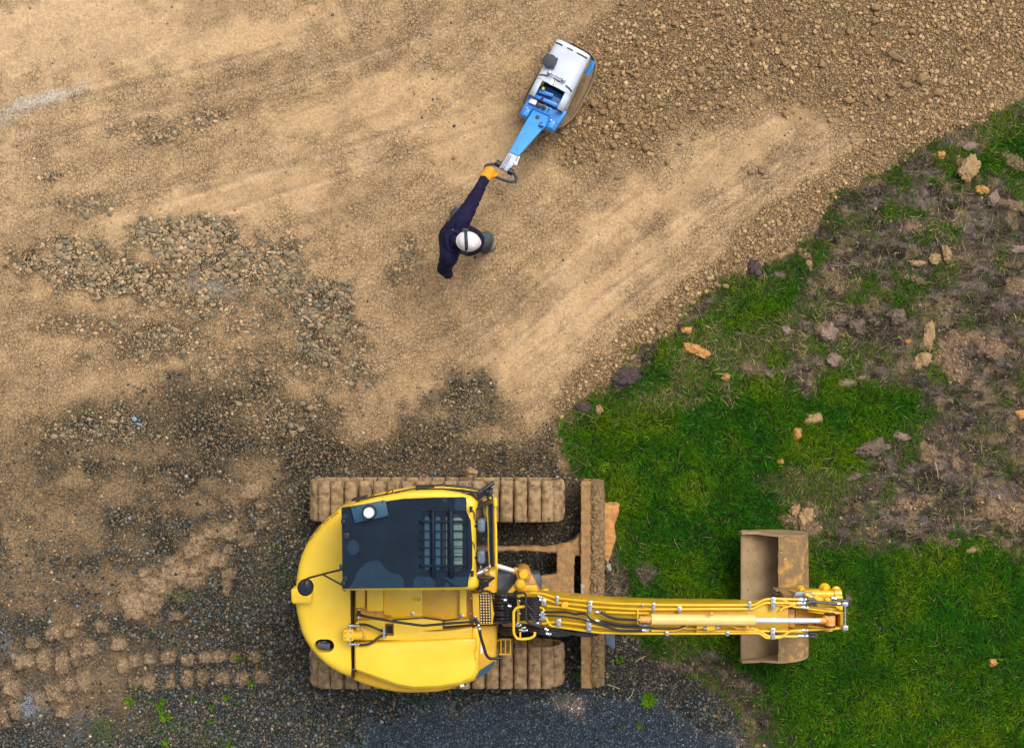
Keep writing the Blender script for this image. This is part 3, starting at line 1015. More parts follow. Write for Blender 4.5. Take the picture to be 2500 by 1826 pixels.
# crumbs on the rolled tan ground
x, y, Zs, r_ = scatter(62000, lambda x, y, Z: (1 - Z['mead']) * (1 - Z['rub']) * (1 - Z['grav'] * .7) * (Z['road'] < .3) * np.clip(fbm(x, y, 120, 311, 3) * 1.6 - .45, 0.06, 1) * .7, seed=23)
rad = np.clip((r_.pareto(3.0, len(x)) + 1) * 1.3, 1.3, 5.5)
cc = pick([(0.46, 0.31, 0.165), (0.38, 0.255, 0.135), (0.32, 0.215, 0.115), (0.53, 0.37, 0.215)], len(x), r_)
dk = r_.random(len(x)) < .05
cc[dk] = pick([(0.10, 0.11, 0.12), (0.07, 0.07, 0.08)], dk.sum(), r_)
pile('earth_crumbs', place(x, y, Zs), rad / PXM, cc, 'fine tan crumbs strewn over the rolled earth', 'earth crumbs', 1, seed=35, sink=.4)

# stony patches
x, y, Zs, r_ = scatter(120000, lambda x, y, Z: Z['stone'] * 1.0 * (Z['road'] < .3) * (.4 + fbm(x, y, 30, 321, 3)), -20, 1300, 230, 1140, 25)
rad = np.clip((r_.pareto(2.5, len(x)) + 1) * 1.9, 1.9, 7.5) * (.60 + .45 * ss(1000, 500, y))
tanness = np.clip(.85 - Zs['grav'] * .5 - ell(x, y, 760, 760, 130, 150, 0) * .55, .15, 1)
cc = pick(OLIVE, len(x), r_)
tt = r_.random(len(x)) < tanness * .75
cc[tt] = pick([(0.42, 0.285, 0.150), (0.35, 0.24, 0.130), (0.48, 0.34, 0.195)], tt.sum(), r_)
big = rad > 4.2
for s_, nm, sb in ((~big, 'gravel', 1), (big, 'coarse_gravel', 2)):
    pile(nm, place(x[s_], y[s_], {k_: v_[s_] for k_, v_ in Zs.items()}), rad[s_] / PXM, cc[s_], ('grey and olive broken stone bedded in the tan earth' if sb == 1 else 'larger flat broken stones bedded in the tan earth left of the person'), 'gravel', sb, seed=37 + sb, nshape=24, flat=(.28, .45), elong=(.5, .95), sink=.35)

# dark gravel of the lower left, under and around the machine
x, y, Zs, r_ = scatter(230000, lambda x, y, Z: (Z['grav'] * .75 + .10 * ss(1200, 1500, y) * (x < 900)) * (1 - Z['lump'] * .93) * np.clip(1 - Z['road'] * 1.1, 0, 1) * (Z['mead'] < .5) * (.45 + .75 * fbm(x, y, 40, 331, 3)), -20, 1900, 900, 1846, 27)
rad = np.clip((r_.pareto(2.8, len(x)) + 1) * 1.45, 1.45, 5.4)
low = ss(1150, 1560, y + x * .10)
cc = pick(DARKG, len(x), r_) * .82
tt = r_.random(len(x)) < .16 + (1 - low) * .62
cc[tt] = pick([(0.24, 0.165, 0.090), (0.17, 0.12, 0.066), (0.31, 0.22, 0.125), (0.12, 0.098, 0.062)], tt.sum(), r_)
bl = r_.random(len(x)) < low * .06
cc[bl] = pick([(0.10, 0.15, 0.18), (0.17, 0.21, 0.23), (0.06, 0.11, 0.14)], bl.sum(), r_)
pile('dark_gravel', place(x, y, Zs), rad / PXM, cc, 'dark blue-grey and brown gravel round the tracked machine', 'gravel', 1, seed=41, flat=(.4, .7))
x, y, Zs, r_ = scatter(9000, lambda x, y, Z: Z['grav'] * .20 * (1 - Z['lump']) * (Z['road'] < .3) * (Z['mead'] < .4), -20, 1900, 1150, 1846, 29)
rad = r_.uniform(3.2, 7.0, len(x)) ** 1.0
pile('scattered_pebbles', place(x, y, Zs), rad * .8 / PXM, pick(DARKG + [(0.28, 0.27, 0.25), (0.33, 0.24, 0.17), (0.13, 0.18, 0.21)], len(x), r_), 'rounded grey and brown pebbles on the dark gravel', 'pebbles', 2, seed=43, nshape=24, flat=(.4, .6), sink=.1)
# grit on the asphalt
x, y, Zs, r_ = scatter(26000, lambda x, y, Z: Z['road'] * .85 * (Z['mead'] < .4), 880, 1900, 1680, 1846, 39)
rad = np.clip((r_.pareto(4.0, len(x)) + 1) * 1.0, 1.0, 3.2)
pile('asphalt_grit', place(x, y, Zs), rad / PXM, pick([(0.038, 0.055, 0.072), (0.08, 0.12, 0.155), (0.025, 0.034, 0.044), (0.17, 0.22, 0.25), (0.02, 0.028, 0.036), (0.036, 0.048, 0.058)], len(x), r_), 'blue-black stone chips on the asphalt at the bottom edge', 'grit', 1, seed=45, sink=.45)
# crumbs of clay and mud among the grass
x, y, Zs, r_ = scatter(30000, lambda x, y, Z: Z['mead'] * np.clip(Z['mud'] * .6 + Z['tan'] * .9 + .02, 0, 1), 1380, 2540, 200, 1846, 47)
rad = np.clip((r_.pareto(2.6, len(x)) + 1) * 1.6, 1.6, 6)
cc = pick([(0.15, 0.108, 0.088), (0.10, 0.07, 0.055), (0.21, 0.152, 0.125)], len(x), r_)
tt = r_.random(len(x)) < np.clip(Zs['tan'] + .12, 0, .9)
cc[tt] = pick([(0.36, 0.24, 0.145), (0.40, 0.25, 0.13)], tt.sum(), r_)
pile('mud_crumbs', place(x, y, Zs), rad / PXM, cc, 'brown and tan crumbs of mud lying in the torn grass', 'mud crumbs', 1, seed=49, sink=.3)

# ------------------------------------------------------------------ grass
GRASSM = bpy.data.materials.new('grass_blades')
GRASSM.use_nodes = True
def _gm():
    nt = GRASSM.node_tree
    b = nt.nodes['Principled BSDF']
    b.inputs['Roughness'].default_value = .7
    b.inputs['Specular IOR Level'].default_value = .06
    a = nt.nodes.new('ShaderNodeAttribute')
    a.attribute_name = 'tint'
    nt.links.new(a.outputs['Color'], b.inputs['Base Color'])
_gm()

def blades(name, pos, ang, ln, wd, ht, cols, r_):
    n = len(pos)
    d = np.stack([np.cos(ang), np.sin(ang)], 1)
    s_ = np.stack([-d[:, 1], d[:, 0]], 1)
    bend = r_.uniform(-.35, .35, n)[:, None]
    p0 = pos[:, :2]
    p1 = p0 + d * ln[:, None] * .5 + s_ * bend * ln[:, None] * .18
    p2 = p0 + d * ln[:, None] + s_ * bend * ln[:, None] * .7
    z0, z1, z2 = pos[:, 2] - .004, pos[:, 2] + ht, pos[:, 2] + ht * r_.uniform(.5, 1.3, n)
    w = wd[:, None] * .5
    tw = r_.uniform(-.6, .6, n) * wd
    V = np.stack([np.c_[p0 - s_ * w, z0 - tw * .3], np.c_[p0 + s_ * w, z0 + tw * .3], np.c_[p1 + s_ * w, z1 + tw], np.c_[p1 - s_ * w, z1 - tw], np.c_[p2 + s_ * w * .25, z2], np.c_[p2 - s_ * w * .25, z2]], 1)
    f = np.array([[0, 1, 2, 3], [3, 2, 4, 5]])
    Fc = (f[None] + (np.arange(n) * 6)[:, None, None]).reshape(-1, 4)
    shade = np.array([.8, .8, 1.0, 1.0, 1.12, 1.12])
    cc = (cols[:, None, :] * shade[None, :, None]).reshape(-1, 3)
    return np_mesh(name, V.reshape(-1, 3), Fc, cc, GRASSM)

def turf(name, n, field, pal, seed, ln=(.035, .085), wd=(.003, .0055), ht=(.012, .04), label='', clump=True):
    x, y, Zs, r_ = scatter(n, field, 1360, 2540, 200, 1850, seed)
    pos = place(x, y, Zs)
    m = len(x)
    flow = fbm(x, y, 55, seed + 400, 3) * 4 * np.pi
    ang = flow + r_.normal(size=m) * .9
    tall = fbm(x, y, 38, seed + 410, 3)
    l_ = r_.uniform(*ln, m) * (.7 + .9 * tall)
    h_ = r_.uniform(*ht, m) * (.5 + 1.0 * tall)
    pal = np.array(pal)
    t = np.clip(fbm(x, y, 90, seed + 420, 4) * 1.9 - .45 + r_.normal(size=m) * .22, 0, .999)
    c = pal[(t * len(pal)).astype(int)] * np.exp(r_.normal(size=(m, 1)) * .42)
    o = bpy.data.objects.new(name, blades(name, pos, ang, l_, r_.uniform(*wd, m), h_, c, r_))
    o['kind'] = 'stuff'
    o['label'] = label
    o['category'] = 'grass'
    link(o)

GREENS = [(0.014, 0.080, 0.004), (0.024, 0.098, 0.003), (0.042, 0.116, 0.002), (0.056, 0.134, 0.002), (0.088, 0.150, 0.003)]
OLIVES = [(0.050, 0.080, 0.018), (0.100, 0.098, 0.030), (0.17, 0.14, 0.055), (0.045, 0.090, 0.020), (0.25, 0.20, 0.09)]
edge = lambda Z: Z['mead'] * (1 - .9 * Z['tan'])
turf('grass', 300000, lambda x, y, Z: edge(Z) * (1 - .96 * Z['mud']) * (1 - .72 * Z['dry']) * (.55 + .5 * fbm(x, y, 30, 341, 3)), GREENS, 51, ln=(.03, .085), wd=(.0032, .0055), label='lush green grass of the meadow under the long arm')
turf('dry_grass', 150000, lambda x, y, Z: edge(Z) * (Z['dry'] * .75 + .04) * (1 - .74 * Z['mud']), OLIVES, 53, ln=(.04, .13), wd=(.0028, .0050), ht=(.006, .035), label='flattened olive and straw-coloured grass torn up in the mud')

# ================================================================== EXCAVATOR
ex = thing('excavator', 'yellow tracked excavator with dark cab roof, parked with its arm reaching over the grass', 'excavator', (-0.9, -2.35, 0))

# ---- tracks: shoes run round a flattened loop
def lumpy_box(sx, sy, sz, seed, nx=10, ny=26, crease=None):
    """a mud-caked track shoe"""
    bm = bmesh.new()
    bmesh.ops.create_grid(bm, x_segments=nx, y_segments=ny, size=.5)
    top = [v for v in bm.verts]
    for v in top:
        v.co.x *= sx
        v.co.y *= sy
        ex_ = abs(v.co.x) / (sx / 2)
        ey_ = abs(v.co.y) / (sy / 2)
        v.co.z = sz / 2 - .045 * ex_ ** 5 - .020 * ey_ ** 12
        n = mnoise.noise(Vector((v.co.x * 14 + seed * 7.3, v.co.y * 14, seed)))
        n2 = mnoise.noise(Vector((v.co.x * 40 + seed * 3.1, v.co.y * 40, seed)))
        v.co.z += n * .014 + n2 * .009
        if crease is not None and abs(v.co.y - crease) < sy / ny * .7:
            v.co.z -= .008
    for v in top:
        if v.is_boundary:
            v.co.x += mnoise.noise(Vector((v.co.y * 18, seed * 2.2, 1))) * .007
    ret = bmesh.ops.extrude_face_region(bm, geom=bm.faces[:])
    for v in [g for g in ret['geom'] if isinstance(g, bmesh.types.BMVert)]:
        v.co.z = -sz / 2
    bmesh.ops.recalc_face_normals(bm, faces=bm.faces)
    for f in bm.faces:
        f.smooth = True
    me = bpy.data.meshes.new('track_shoe')
    bm.to_mesh(me)
    bm.free()
    me.materials.append(MUD)
    return me

def make_track(yc, crease):
    width = mm(101, .62)
    x0, x1 = P(755, 0, .6).x, P(1374, 0, .6).x
    rr = .285
    zc = .325
    t = MB()
    # inner frame and rollers
    t.box(((x0 + x1) / 2, yc, zc), (x1 - x0 - .7, width * .5, .30))
    tr = t.build('track', MUDD, ex, bev=.02)
    for sx in (x0 + rr, x1 - rr):
        m = MB()
        m.tube([(sx, yc - width * .3, zc), (sx, yc + width * .3, zc)], .22, 24)
        m.build('track_wheel', MUDD, tr, bev=.01)
    L = (x1 - x0 - 2 * rr)
    per = 2 * L + 2 * math.pi * rr
    n = int(round(per / .157))
    shapes = [lumpy_box(per / n * .925, width, .062, k + yc, crease=crease) for k in range(5)]
    for k in range(n):
        s_ = (k + .5) / n * per - .35 * per / n
        if s_ < L:
            p, a = Vector((x0 + rr + s_, zc + rr)), 0
        elif s_ < L + math.pi * rr:
            a = (s_ - L) / rr
            p = Vector((x1 - rr + math.sin(a) * rr, zc + math.cos(a) * rr))
        elif s_ < 2 * L + math.pi * rr:
            p, a = Vector((x1 - rr - (s_ - L - math.pi * rr), zc - rr)), math.pi
        else:
            a = math.pi + (s_ - 2 * L - math.pi * rr) / rr
            p = Vector((x0 + rr + math.sin(a) * rr, zc + math.cos(a) * rr))
        o = bpy.data.objects.new('track_shoe', shapes[k % 5])
        link(o, tr)
        o.location = Vector((p.x, yc, p.y)) - ORIGIN[ex.name]
        o.rotation_euler = (random.uniform(-.012, .012), a, random.uniform(-.012, .012))
    return tr

make_track(P(0, 1225, .64).y, .075)
make_track(P(0, 1632, .64).y, -.10)

# ---- chassis between the tracks
m = MB()
m.pprism([(1010, 1370), (1060, 1400), (1316, 1401), (1321, 1408), (1321, 1440), (1060, 1500), (1010, 1480)], .66, .30)
m.build('chassis', CHAS, ex, bev=.015)
m = MB()
m.pbox(1210, 1335, 1420, 1345.5, .42, .12)
m.pprism([(1300, 1340), (1345, 1333), (1385, 1326), (1403, 1318), (1412, 1306), (1419, 1300), (1419, 1358), (1300, 1345)], .43, .16)
m.pbox(1210, 1518, 1420, 1530, .42, .12)
m.pprism([(1359, 1343), (1405, 1343), (1402, 1372), (1402, 1530), (1322, 1530), (1320, 1407), (1359, 1402)], .47, .14)
fr = roughen(m.build('blade_frame', MUDR, ex, bev=.012), .010, ((9, .010), (30, .006), (80, .004)))
# ---- dozer blade: curved mouldboard seen from above plus the mud pile on it
def side_extrude(mb, prof, y0, y1, ny=1, jitter=0.0, taper=None, seed=0):
    """sweep a closed x-z profile along y"""
    n = len(prof)
    vs, fs = [], []
    for k in range(ny + 1):
        y = y0 + (y1 - y0) * k / ny
        for i, (x, z) in enumerate(prof):
            jx = jz = 0
            if jitter:
                jx = mnoise.noise(Vector((x * 9 + seed, y * 9, z * 9))) * jitter + mnoise.noise(Vector((x * 30 + seed, y * 30, z * 30))) * jitter * .6
                jz = mnoise.noise(Vector((x * 9 + 5 + seed, y * 9, z * 9))) * jitter + mnoise.noise(Vector((x * 34 + 5 + seed, y * 34, z * 30))) * jitter * .8
            vs.append((x + jx, y, z + jz))
    for k in range(ny):
        for i in range(n):
            j = (i + 1) % n
            fs.append((k * n + i, k * n + j, (k + 1) * n + j, (k + 1) * n + i))
    fs.append(tuple(range(n - 1, -1, -1)))
    fs.append(tuple(range(ny * n, (ny + 1) * n)))
    mb.add(vs, fs)
    return mb
bz = .50
bx = P(1418, 0, bz).x
by0, by1 = P(0, 1680, bz).y, P(0, 1175, bz).y
m = MB()
side_extrude(m, [(bx, bz), (bx + .13, bz), (bx + .10, .40), (bx + .085, .28), (bx + .10, .15), (bx + .15, .06), (bx + .14, .03), (bx + .05, .10), (bx + .02, .28)], by0, by1, 40, .004)
db = roughen(m.build('dozer_blade', MUDR, ex, smooth=50), .009, ((20, .003), (60, .004)))
m = MB()
x1 = bx + .115
prof = [(x1 + .005, .05), (x1, bz + .012), (x1 + .03, bz + .035), (x1 + .07, bz + .03), (x1 + .11, bz + .02), (x1 + .14, bz - .02), (x1 + .16, bz - .12), (x1 + .15, bz - .28), (x1 + .12, .06)]
side_extrude(m, prof, by0 + .02, by1 - .005, 60, .010, seed=3)
roughen(m.build('mud_cake', MUDC, db, smooth=60), .008, ((16, .008), (45, .008), (95, .006), (11, -.022), (23, -.016)))

# ---- swing bracket, swing cylinder
m = MB()
m.lathe([(.075, .60), (.08, .70), (.08, .98), (.07, 1.0)], P(1279, 1403, 0)[:2] + (0,) if False else tuple(P(1278, 1404, 1.0))[:2] + (0,), 28)
m.pprism([(1264, 1396), (1290, 1395), (1302, 1408), (1312, 1430), (1322, 1450), (1322, 1462), (1262, 1462), (1266, 1430)], .92, .22)
sb = m.build('swing_bracket', WORN, ex, bev=.008)
m = MB()
m.lathe([(.050, 1.0), (.052, 1.03), (.045, 1.045)], tuple(P(1278, 1402, 1.03))[:2] + (0,), 24)
m.build('pin', YELP, sb)
m = MB()
m.tube([P(1190, 1374, .92), P(1257, 1394, .92)], .027, 16)
rod = m.build('swing_cylinder', CHR, ex)
m = MB()
m.tube([P(1254, 1392, .92), P(1266, 1396, .92)], .042, 16)
m.tube([P(1130, 1356, .92), P(1192, 1375, .92)], .055, 16)
m.pieces('cylinder_end', WORN, rod)
m = MB()
m.pprism([(1237, 1448), (1254, 1429), (1310, 1428), (1313, 1445), (1306, 1447), (1300, 1441), (1258, 1441), (1242, 1456)], 1.36, .10)
m.lathe([(.055, 1.3), (.055, 1.40), (.03, 1.42)], tuple(P(1270, 1427, 1.4))[:2] + (0,), 20)
m.pbox(1318, 1444, 1343, 1453, 1.3, .12)
m.tube([P(1328, 1436, 1.2), P(1330, 1448, 1.2)], .05, 14)
m.build('boom_foot', YEL2, ex, bev=.006)

# ---- upper structure
CW = [(872, 1430), (868, 1224), (835, 1237), (815, 1250), (798, 1265), (776, 1287), (756, 1312), (743, 1335), (733, 1358), (726, 1383), (722, 1407), (719, 1432), (718, 1456), (719, 1478), (722, 1498),
      (727, 1521), (733, 1544), (743, 1566), (756, 1586), (772, 1605), (791, 1623), (809, 1636), (830, 1647), (858, 1660), (857, 1600), (856, 1520), (855, 1437)]
m = MB()
m.ppad([(857, 1437), (872, 1425), (869, 1236), (842, 1243), (802, 1270), (762, 1316), (740, 1361), (729, 1408), (726, 1456), (730, 1497), (741, 1541), (763, 1582), (797, 1618), (834, 1642), (858, 1655)], .95, .22, .02)
m.build('frame_skirt', BLK, ex)
m = MB()
def seam_fix(p, n):
    if p.x > P(850, 0, 1.46).x:
        return Vector((0, n.y)) if p.y < P(0, 1650, 1.46).y else Vector((0, 0))
    return n
m.ppad(CW, 1.46, .70, .10, 8, fix=seam_fix)
cw = m.build('counterweight', YEL, ex, smooth=50)
# round-ended exhaust opening cut through the top
ca, cb = P(783, 1576, 1.46), P(800, 1576, 1.46)
rr = mm(16, 1.46)
ring = [(ca.x + rr * math.cos(t), ca.y + rr * math.sin(t)) for t in np.linspace(math.pi / 2, 3 * math.pi / 2, 9)] + [(cb.x + rr * math.cos(t), cb.y + rr * math.sin(t)) for t in np.linspace(-math.pi / 2, math.pi / 2, 9)]
cut(cw, MB().prism(ring, 1.22, 1.7))
m = MB()
ring2 = [((x - ca.x) * 1.0 + ca.x, y) for x, y in ring]
m.prism(ring2, 1.235, 1.243)
m.build('exhaust_well', BLK, cw)
m = MB()
m.tube([P(776, 1573, 1.33), P(806, 1577, 1.33)], .045, 14)
m.box(P(791, 1566, 1.36), (.05, .02, .02), .3)
m.box(P(802, 1584, 1.36), (.05, .02, .02), -.4)
m.build('exhaust_pipe', CHAS, cw)
m = MB()      # thin air slots near the rim
for pts in ([(826, 1250), (807, 1263)], [(803, 1266), (788, 1279)], [(784, 1283), (769, 1301)], [(765, 1306), (757, 1318)]):
    a, b = P(*pts[0], 1.452), P(*pts[1], 1.452)
    for off in (0, .018):
        d = (b - a).normalized()
        nrm = Vector((-d.y, d.x, 0)) * -off
        m.box((a + b) / 2 + nrm, ((b - a).length, .005, .008), math.atan2(d.y, d.x))
m.pieces('air_slot', BROWNB, cw)
m = MB()
m.ppad([(709, 1441), (714, 1436), (745, 1436), (759, 1440), (762, 1452), (760, 1472), (755, 1475), (716, 1475), (710, 1470)], 1.56, .42, .035, 5)
lampb = m.build('rear_camera_cover', YEL, ex)

# lower deck (engine side)
DECK = [(862, 1430), (861, 1500), (861, 1600), (862, 1661), (885, 1671), (911, 1679), (940, 1686), (963, 1690), (986, 1692.5), (1009, 1693), (1040, 1692), (1069, 1690), (1096, 1685), (1121, 1677), (1144, 1669),
        (1163, 1661), (1183, 1648), (1199, 1635), (1209, 1624), (1211, 1615), (1213, 1570), (1213, 1526), (1213, 1440), (1214, 1425), (1213, 1390), (1100, 1390), (1000, 1390)]
m = MB()
m.ppad(DECK, 1.34, .62, .06, 6)
deck = m.build('deck', YEL2, ex, smooth=50)
# mid hood with its stepped outline
m = MB()
m.ppad([(868, 1563), (867, 1522), (872, 1515), (950, 1511), (1026, 1507), (1060, 1510), (1082, 1514), (1082, 1537), (1028, 1540), (1060, 1541), (1105, 1538), (1152, 1531), (1152, 1563)], 1.50, .22, .012, 3)
midh = m.build('hood', YEL, ex)
sq = MB()
sq.pbox(937, 1526, 959, 1557, 1.62, .3)
cut(midh, sq)
m = MB()
m.pbox(937.5, 1526.5, 958.5, 1556.5, 1.345, .01)
m.build('hood_opening', BLK, midh)
# big rounded side hood
m = MB()
m.ppad([(866, 1572), (900, 1569), (950, 1567), (1010, 1564), (1060, 1562), (1110, 1559), (1157, 1557), (1164, 1561), (1164, 1586), (1158, 1590), (1158, 1607), (1163, 1612), (1162, 1636), (1152, 1655), (1122, 1668), (1070, 1677),
        (1010, 1679), (970, 1672), (930, 1658), (866, 1635)], 1.56, .25, .030, 5, dome=.012)
m.build('side_hood', YEL, ex, smooth=50)
m = MB()
m.ppad([(864, 1638), (930, 1662), (970, 1676), (1010, 1683), (1070, 1681), (1124, 1672), (1157, 1657), (1167, 1638), (1170, 1600), (1172, 1560), (1164, 1528), (1152, 1534), (1152, 1562), (864, 1566)], 1.46, .14, .03, 4)
m.build('hood_frame', YEL, ex, smooth=50)
m = MB()
m.tube([P(861, 1633, 1.5), P(872, 1638, 1.5)], .011, 8)
m.build('hood_latch', BLK, ex)
m = MB()     # the dark joint between counterweight and hoods
m.box((P(859, 0, 1.44).x, (P(0, 1437, 1.44).y + P(0, 1661, 1.44).y) / 2, 1.35), (.012, mm(222, 1.44), .2))
m.build('body_joint', BROWNB, ex)
m = MB()
m.pprism([(1171, 1636), (1207, 1613), (1209, 1618), (1205, 1625), (1190, 1641), (1161, 1658)], 1.347, .02)
m.build('corner_panel', BLUP, ex)
m = MB()
m.pprism([(958, 1512), (1030, 1507), (1036, 1506), (1086, 1513), (1120, 1509), (1120, 1511.5), (1086, 1516), (1034, 1509), (958, 1515)], 1.52, .02)
m.pbox(1082, 1514, 1085, 1536, 1.52, .02)
m.pprism([(1082, 1530), (1150, 1526), (1213, 1524), (1213, 1527), (1150, 1529), (1082, 1534)], 1.42, .03)
m.build('hood_seal', BROWNB, ex)
# recess behind the cab: plates and steps in the deck
m = MB()
m.ppad([(868, 1434), (891, 1434), (891, 1484), (868, 1484)], 1.41, .1, .006, 2)
m.ppad([(896, 1434), (935, 1434), (935, 1492), (896, 1492)], 1.47, .15, .008, 2)
m.ppad([(937, 1434), (1031, 1434), (1031, 1506), (958, 1506), (937, 1499)], 1.385, .06, .004, 2)
m.ppad([(1122, 1434), (1139, 1434), (1139, 1505), (1122, 1505)], 1.42, .1, .006, 2)
m.ppad([(1085, 1516), (1146, 1513), (1146, 1523), (1085, 1528)], 1.45, .1, .006, 2)
m.pieces('deck_plate', YEL, ex)
m = MB()
for q in ((888, 1483), (898, 1497), (923, 1495), (951, 1502), (1126, 1499), (1056, 1474), (1082, 1445), (1120, 1432), (1126, 1509)):
    m.bolt(P(q[0], q[1], 1.44), .011, .012)
m.lathe([(.020, 0), (.020, .01), (.012, .012), (.012, .02)], P(1007, 1497.5, 1.39), 20)
m.lathe([(.016, 0), (.016, .01), (.008, .012)], P(1129, 1503, 1.42), 20)
m.pieces('bolt', STEEL, deck)
m = MB()
m.pbox(1003, 1456, 1029, 1470, 1.389, .003)
wl = m.build('warning_label', LBY, ex)
m = MB()     # warning triangle and prohibition ring drawn on the label
tri = [P(1006, 1462.5, 1.391), P(1014.5, 1457.5, 1.391), P(1014.5, 1467.5, 1.391)]
m.tube(tri, .0016, 5, closed=True)
m.tube([P(1010, 1462.5, 1.391), P(1012.5, 1462.5, 1.391)], .0018, 5)
cc_ = P(1022.5, 1462.5, 1.391)
m.tube([cc_ + Vector((.017 * math.cos(t), .017 * math.sin(t), 0)) for t in np.linspace(0, 2 * math.pi, 16)[:-1]], .0014, 5, closed=True)
m.tube([cc_ + Vector((-.011, -.011, 0)), cc_ + Vector((.011, .011, 0))], .0014, 5)
m.build('warning_symbols', BLK, wl)
# step box with studded anti-slip pad
m = MB()
m.ppad([(1152, 1448), (1200, 1446), (1206, 1500), (1203, 1524), (1156, 1525)], 1.52, .2, .010, 3)
stp = m.build('step', YEL2, ex)
m = MB()
m.ppad([(1171, 1449), (1196, 1449), (1198, 1452), (1199, 1519), (1197, 1522), (1174, 1522), (1172, 1519), (1169, 1452)], 1.527, .01, .003, 2)
m.build('anti_slip_pad', BROWNB, stp)
m = MB()
for i in range(4):
    for j in range(11):
        m.lathe([(.0095, 0), (.008, .006)], P(1173.5 + i * 6.7 + j * .15, 1453 + j * 6.6, 1.525), 8)
m.build('studs', PEACH, stp)
m = MB()
for q in ((1150, 1459), (1150, 1496), (1203, 1453), (1205, 1459), (1206, 1497)):
    m.bolt(P(q[0], q[1], 1.50), .011, .014)
m.pieces('bolt', STEEL, stp)
# white maintenance stickers
m = MB()
m.box(P(1176.5, 1581, 1.465), (.025, .115, .004), R(-3))
m.build('sticker', WHT, ex)
m = MB()
m.box(P(1132, 1672, 1.463), (.075, .026, .004), R(12))
st2 = m.build('sticker', WHT, ex)
m = MB()
m.box(P(1136.5, 1670.7, 1.466), (.030, .022, .004), R(12))
m.build('sticker_print', BLK, st2)

# valve block with hoses
m = MB()
m.ppad([(838, 1537), (862, 1537), (862, 1564), (838, 1564)], 1.64, .12, .004, 2)
m.tube([P(860, 1550, 1.58), P(886, 1550, 1.58)], .050, 14)
m.ppad([(870, 1530), (893, 1530), (893, 1559), (870, 1562)], 1.53, .04, .003, 2)
vb = m.build('valve_block', YELP, ex)
m = MB()
for q in ((843.5, 1544, 1.64), (843.5, 1556.5, 1.64), (856.5, 1543, 1.64), (857, 1558, 1.64), (880.5, 1533.5, 1.53), (889, 1533, 1.53), (883, 1554, 1.53), (889.5, 1554, 1.53), (894, 1562.5, 1.51)):
    m.bolt(P(*q), .010, .012)
m.pieces('bolt', STEEL, vb)
m = MB()
for y0, y1, ys in ((1537, 1526, -1), (1563, 1573, 1)):
    m.tube([P(854, y0, 1.6), P(854, y1, 1.6)], .015, 10)
    m.tube([P(852, y1, 1.6), P(862, y1 + ys * -1, 1.6)], .019, 10)
    m.tube([P(862, y1 - ys, 1.6), P(878, y1 - ys, 1.6)], .014, 10)
    m.tube([P(868, y1 - ys, 1.6), P(872, y1 - ys, 1.6)], .018, 6)
m.pieces('hose_fitting', STEEL, vb)
m = MB()
m.tube(curve([P(877, 1524, 1.6), P(893, 1524.5, 1.61), (P(912, 1531, 1.62)), P(930, 1538, 1.60), P(943, 1539, 1.52)]), .0135, 10)
m.build('hose', HOSE, vb)
m = MB()
m.tube(curve([P(878, 1574, 1.6), P(893, 1573, 1.61), (P(910, 1567, 1.62)), P(928, 1553, 1.60), P(943, 1550, 1.52)]), .0135, 10)
m.build('hose', HOSE, vb)
m = MB()
m.box(P(938, 1544.5, 1.60), (.022, .11, .05))
m.build('hose_clamp', STEEL, vb)

# black handrail along the deck
rz = 1.75
m = MB()
m.tube(fillet([P(875, 1491, 1.56), P(876, 1497, rz - .05), P(884, 1503, rz), P(960, 1517, rz), P(1032, 1527, rz), P(1100, 1521, rz), P(1160, 1516.5, rz)], .04), .0135, 10)
hr = m.build('handrail', BLK, ex)
m = MB()
m.ppad([(871, 1490), (873, 1487), (878, 1487), (880, 1491), (880, 1505), (877, 1509), (872, 1508), (870, 1503)], 1.55, .03, .004, 2)
m.ppad([(1157, 1503), (1163, 1502), (1165, 1511), (1172, 1522), (1173, 1540), (1168, 1540), (1164, 1525), (1155, 1518)], 1.74, .03, .004, 2)
m.pieces('rail_bracket', BLK, hr)
m = MB()
for q in ((875, 1490, 1.55), (875, 1507, 1.55), (1160, 1505, 1.74), (1168, 1527, 1.74), (1170, 1535, 1.74)):
    m.lathe([(.014, 0), (.014, .006), (.008, .008), (.008, .014)], P(*q), 14)
m.pieces('bolt', STEEL, hr)
m = MB()
m.tube(fillet([P(1169, 1530, 1.73), P(1174, 1556, 1.72), P(1187, 1599, 1.66), P(1194, 1607, 1.64), P(1204, 1609, 1.62), P(1227, 1606, 1.6)], .05), [.015] * 3 + [.016] * 19, 10) if False else m.tube(fillet([P(1169, 1530, 1.73), P(1174, 1556, 1.72), P(1187, 1599, 1.66), P(1196, 1608, 1.64), P(1227, 1605.5, 1.6)], .05), .0155, 10)
m.build('handrail', BLK, ex)
# yellow foot ladder
m = MB()
for x in (1223, 1234, 1246):
    m.tube([P(x, 1560, .95), P(x, 1597, .92)], .0085, 8)
m.tube([P(1213, 1565, .95), P(1221, 1560.5, .95), P(1247, 1560.5, .95)], .0085, 8)
m.tube([P(1219, 1596.5, .92), P(1247, 1597, .92)], .010, 8)
m.build('foot_ladder', YELP, ex)

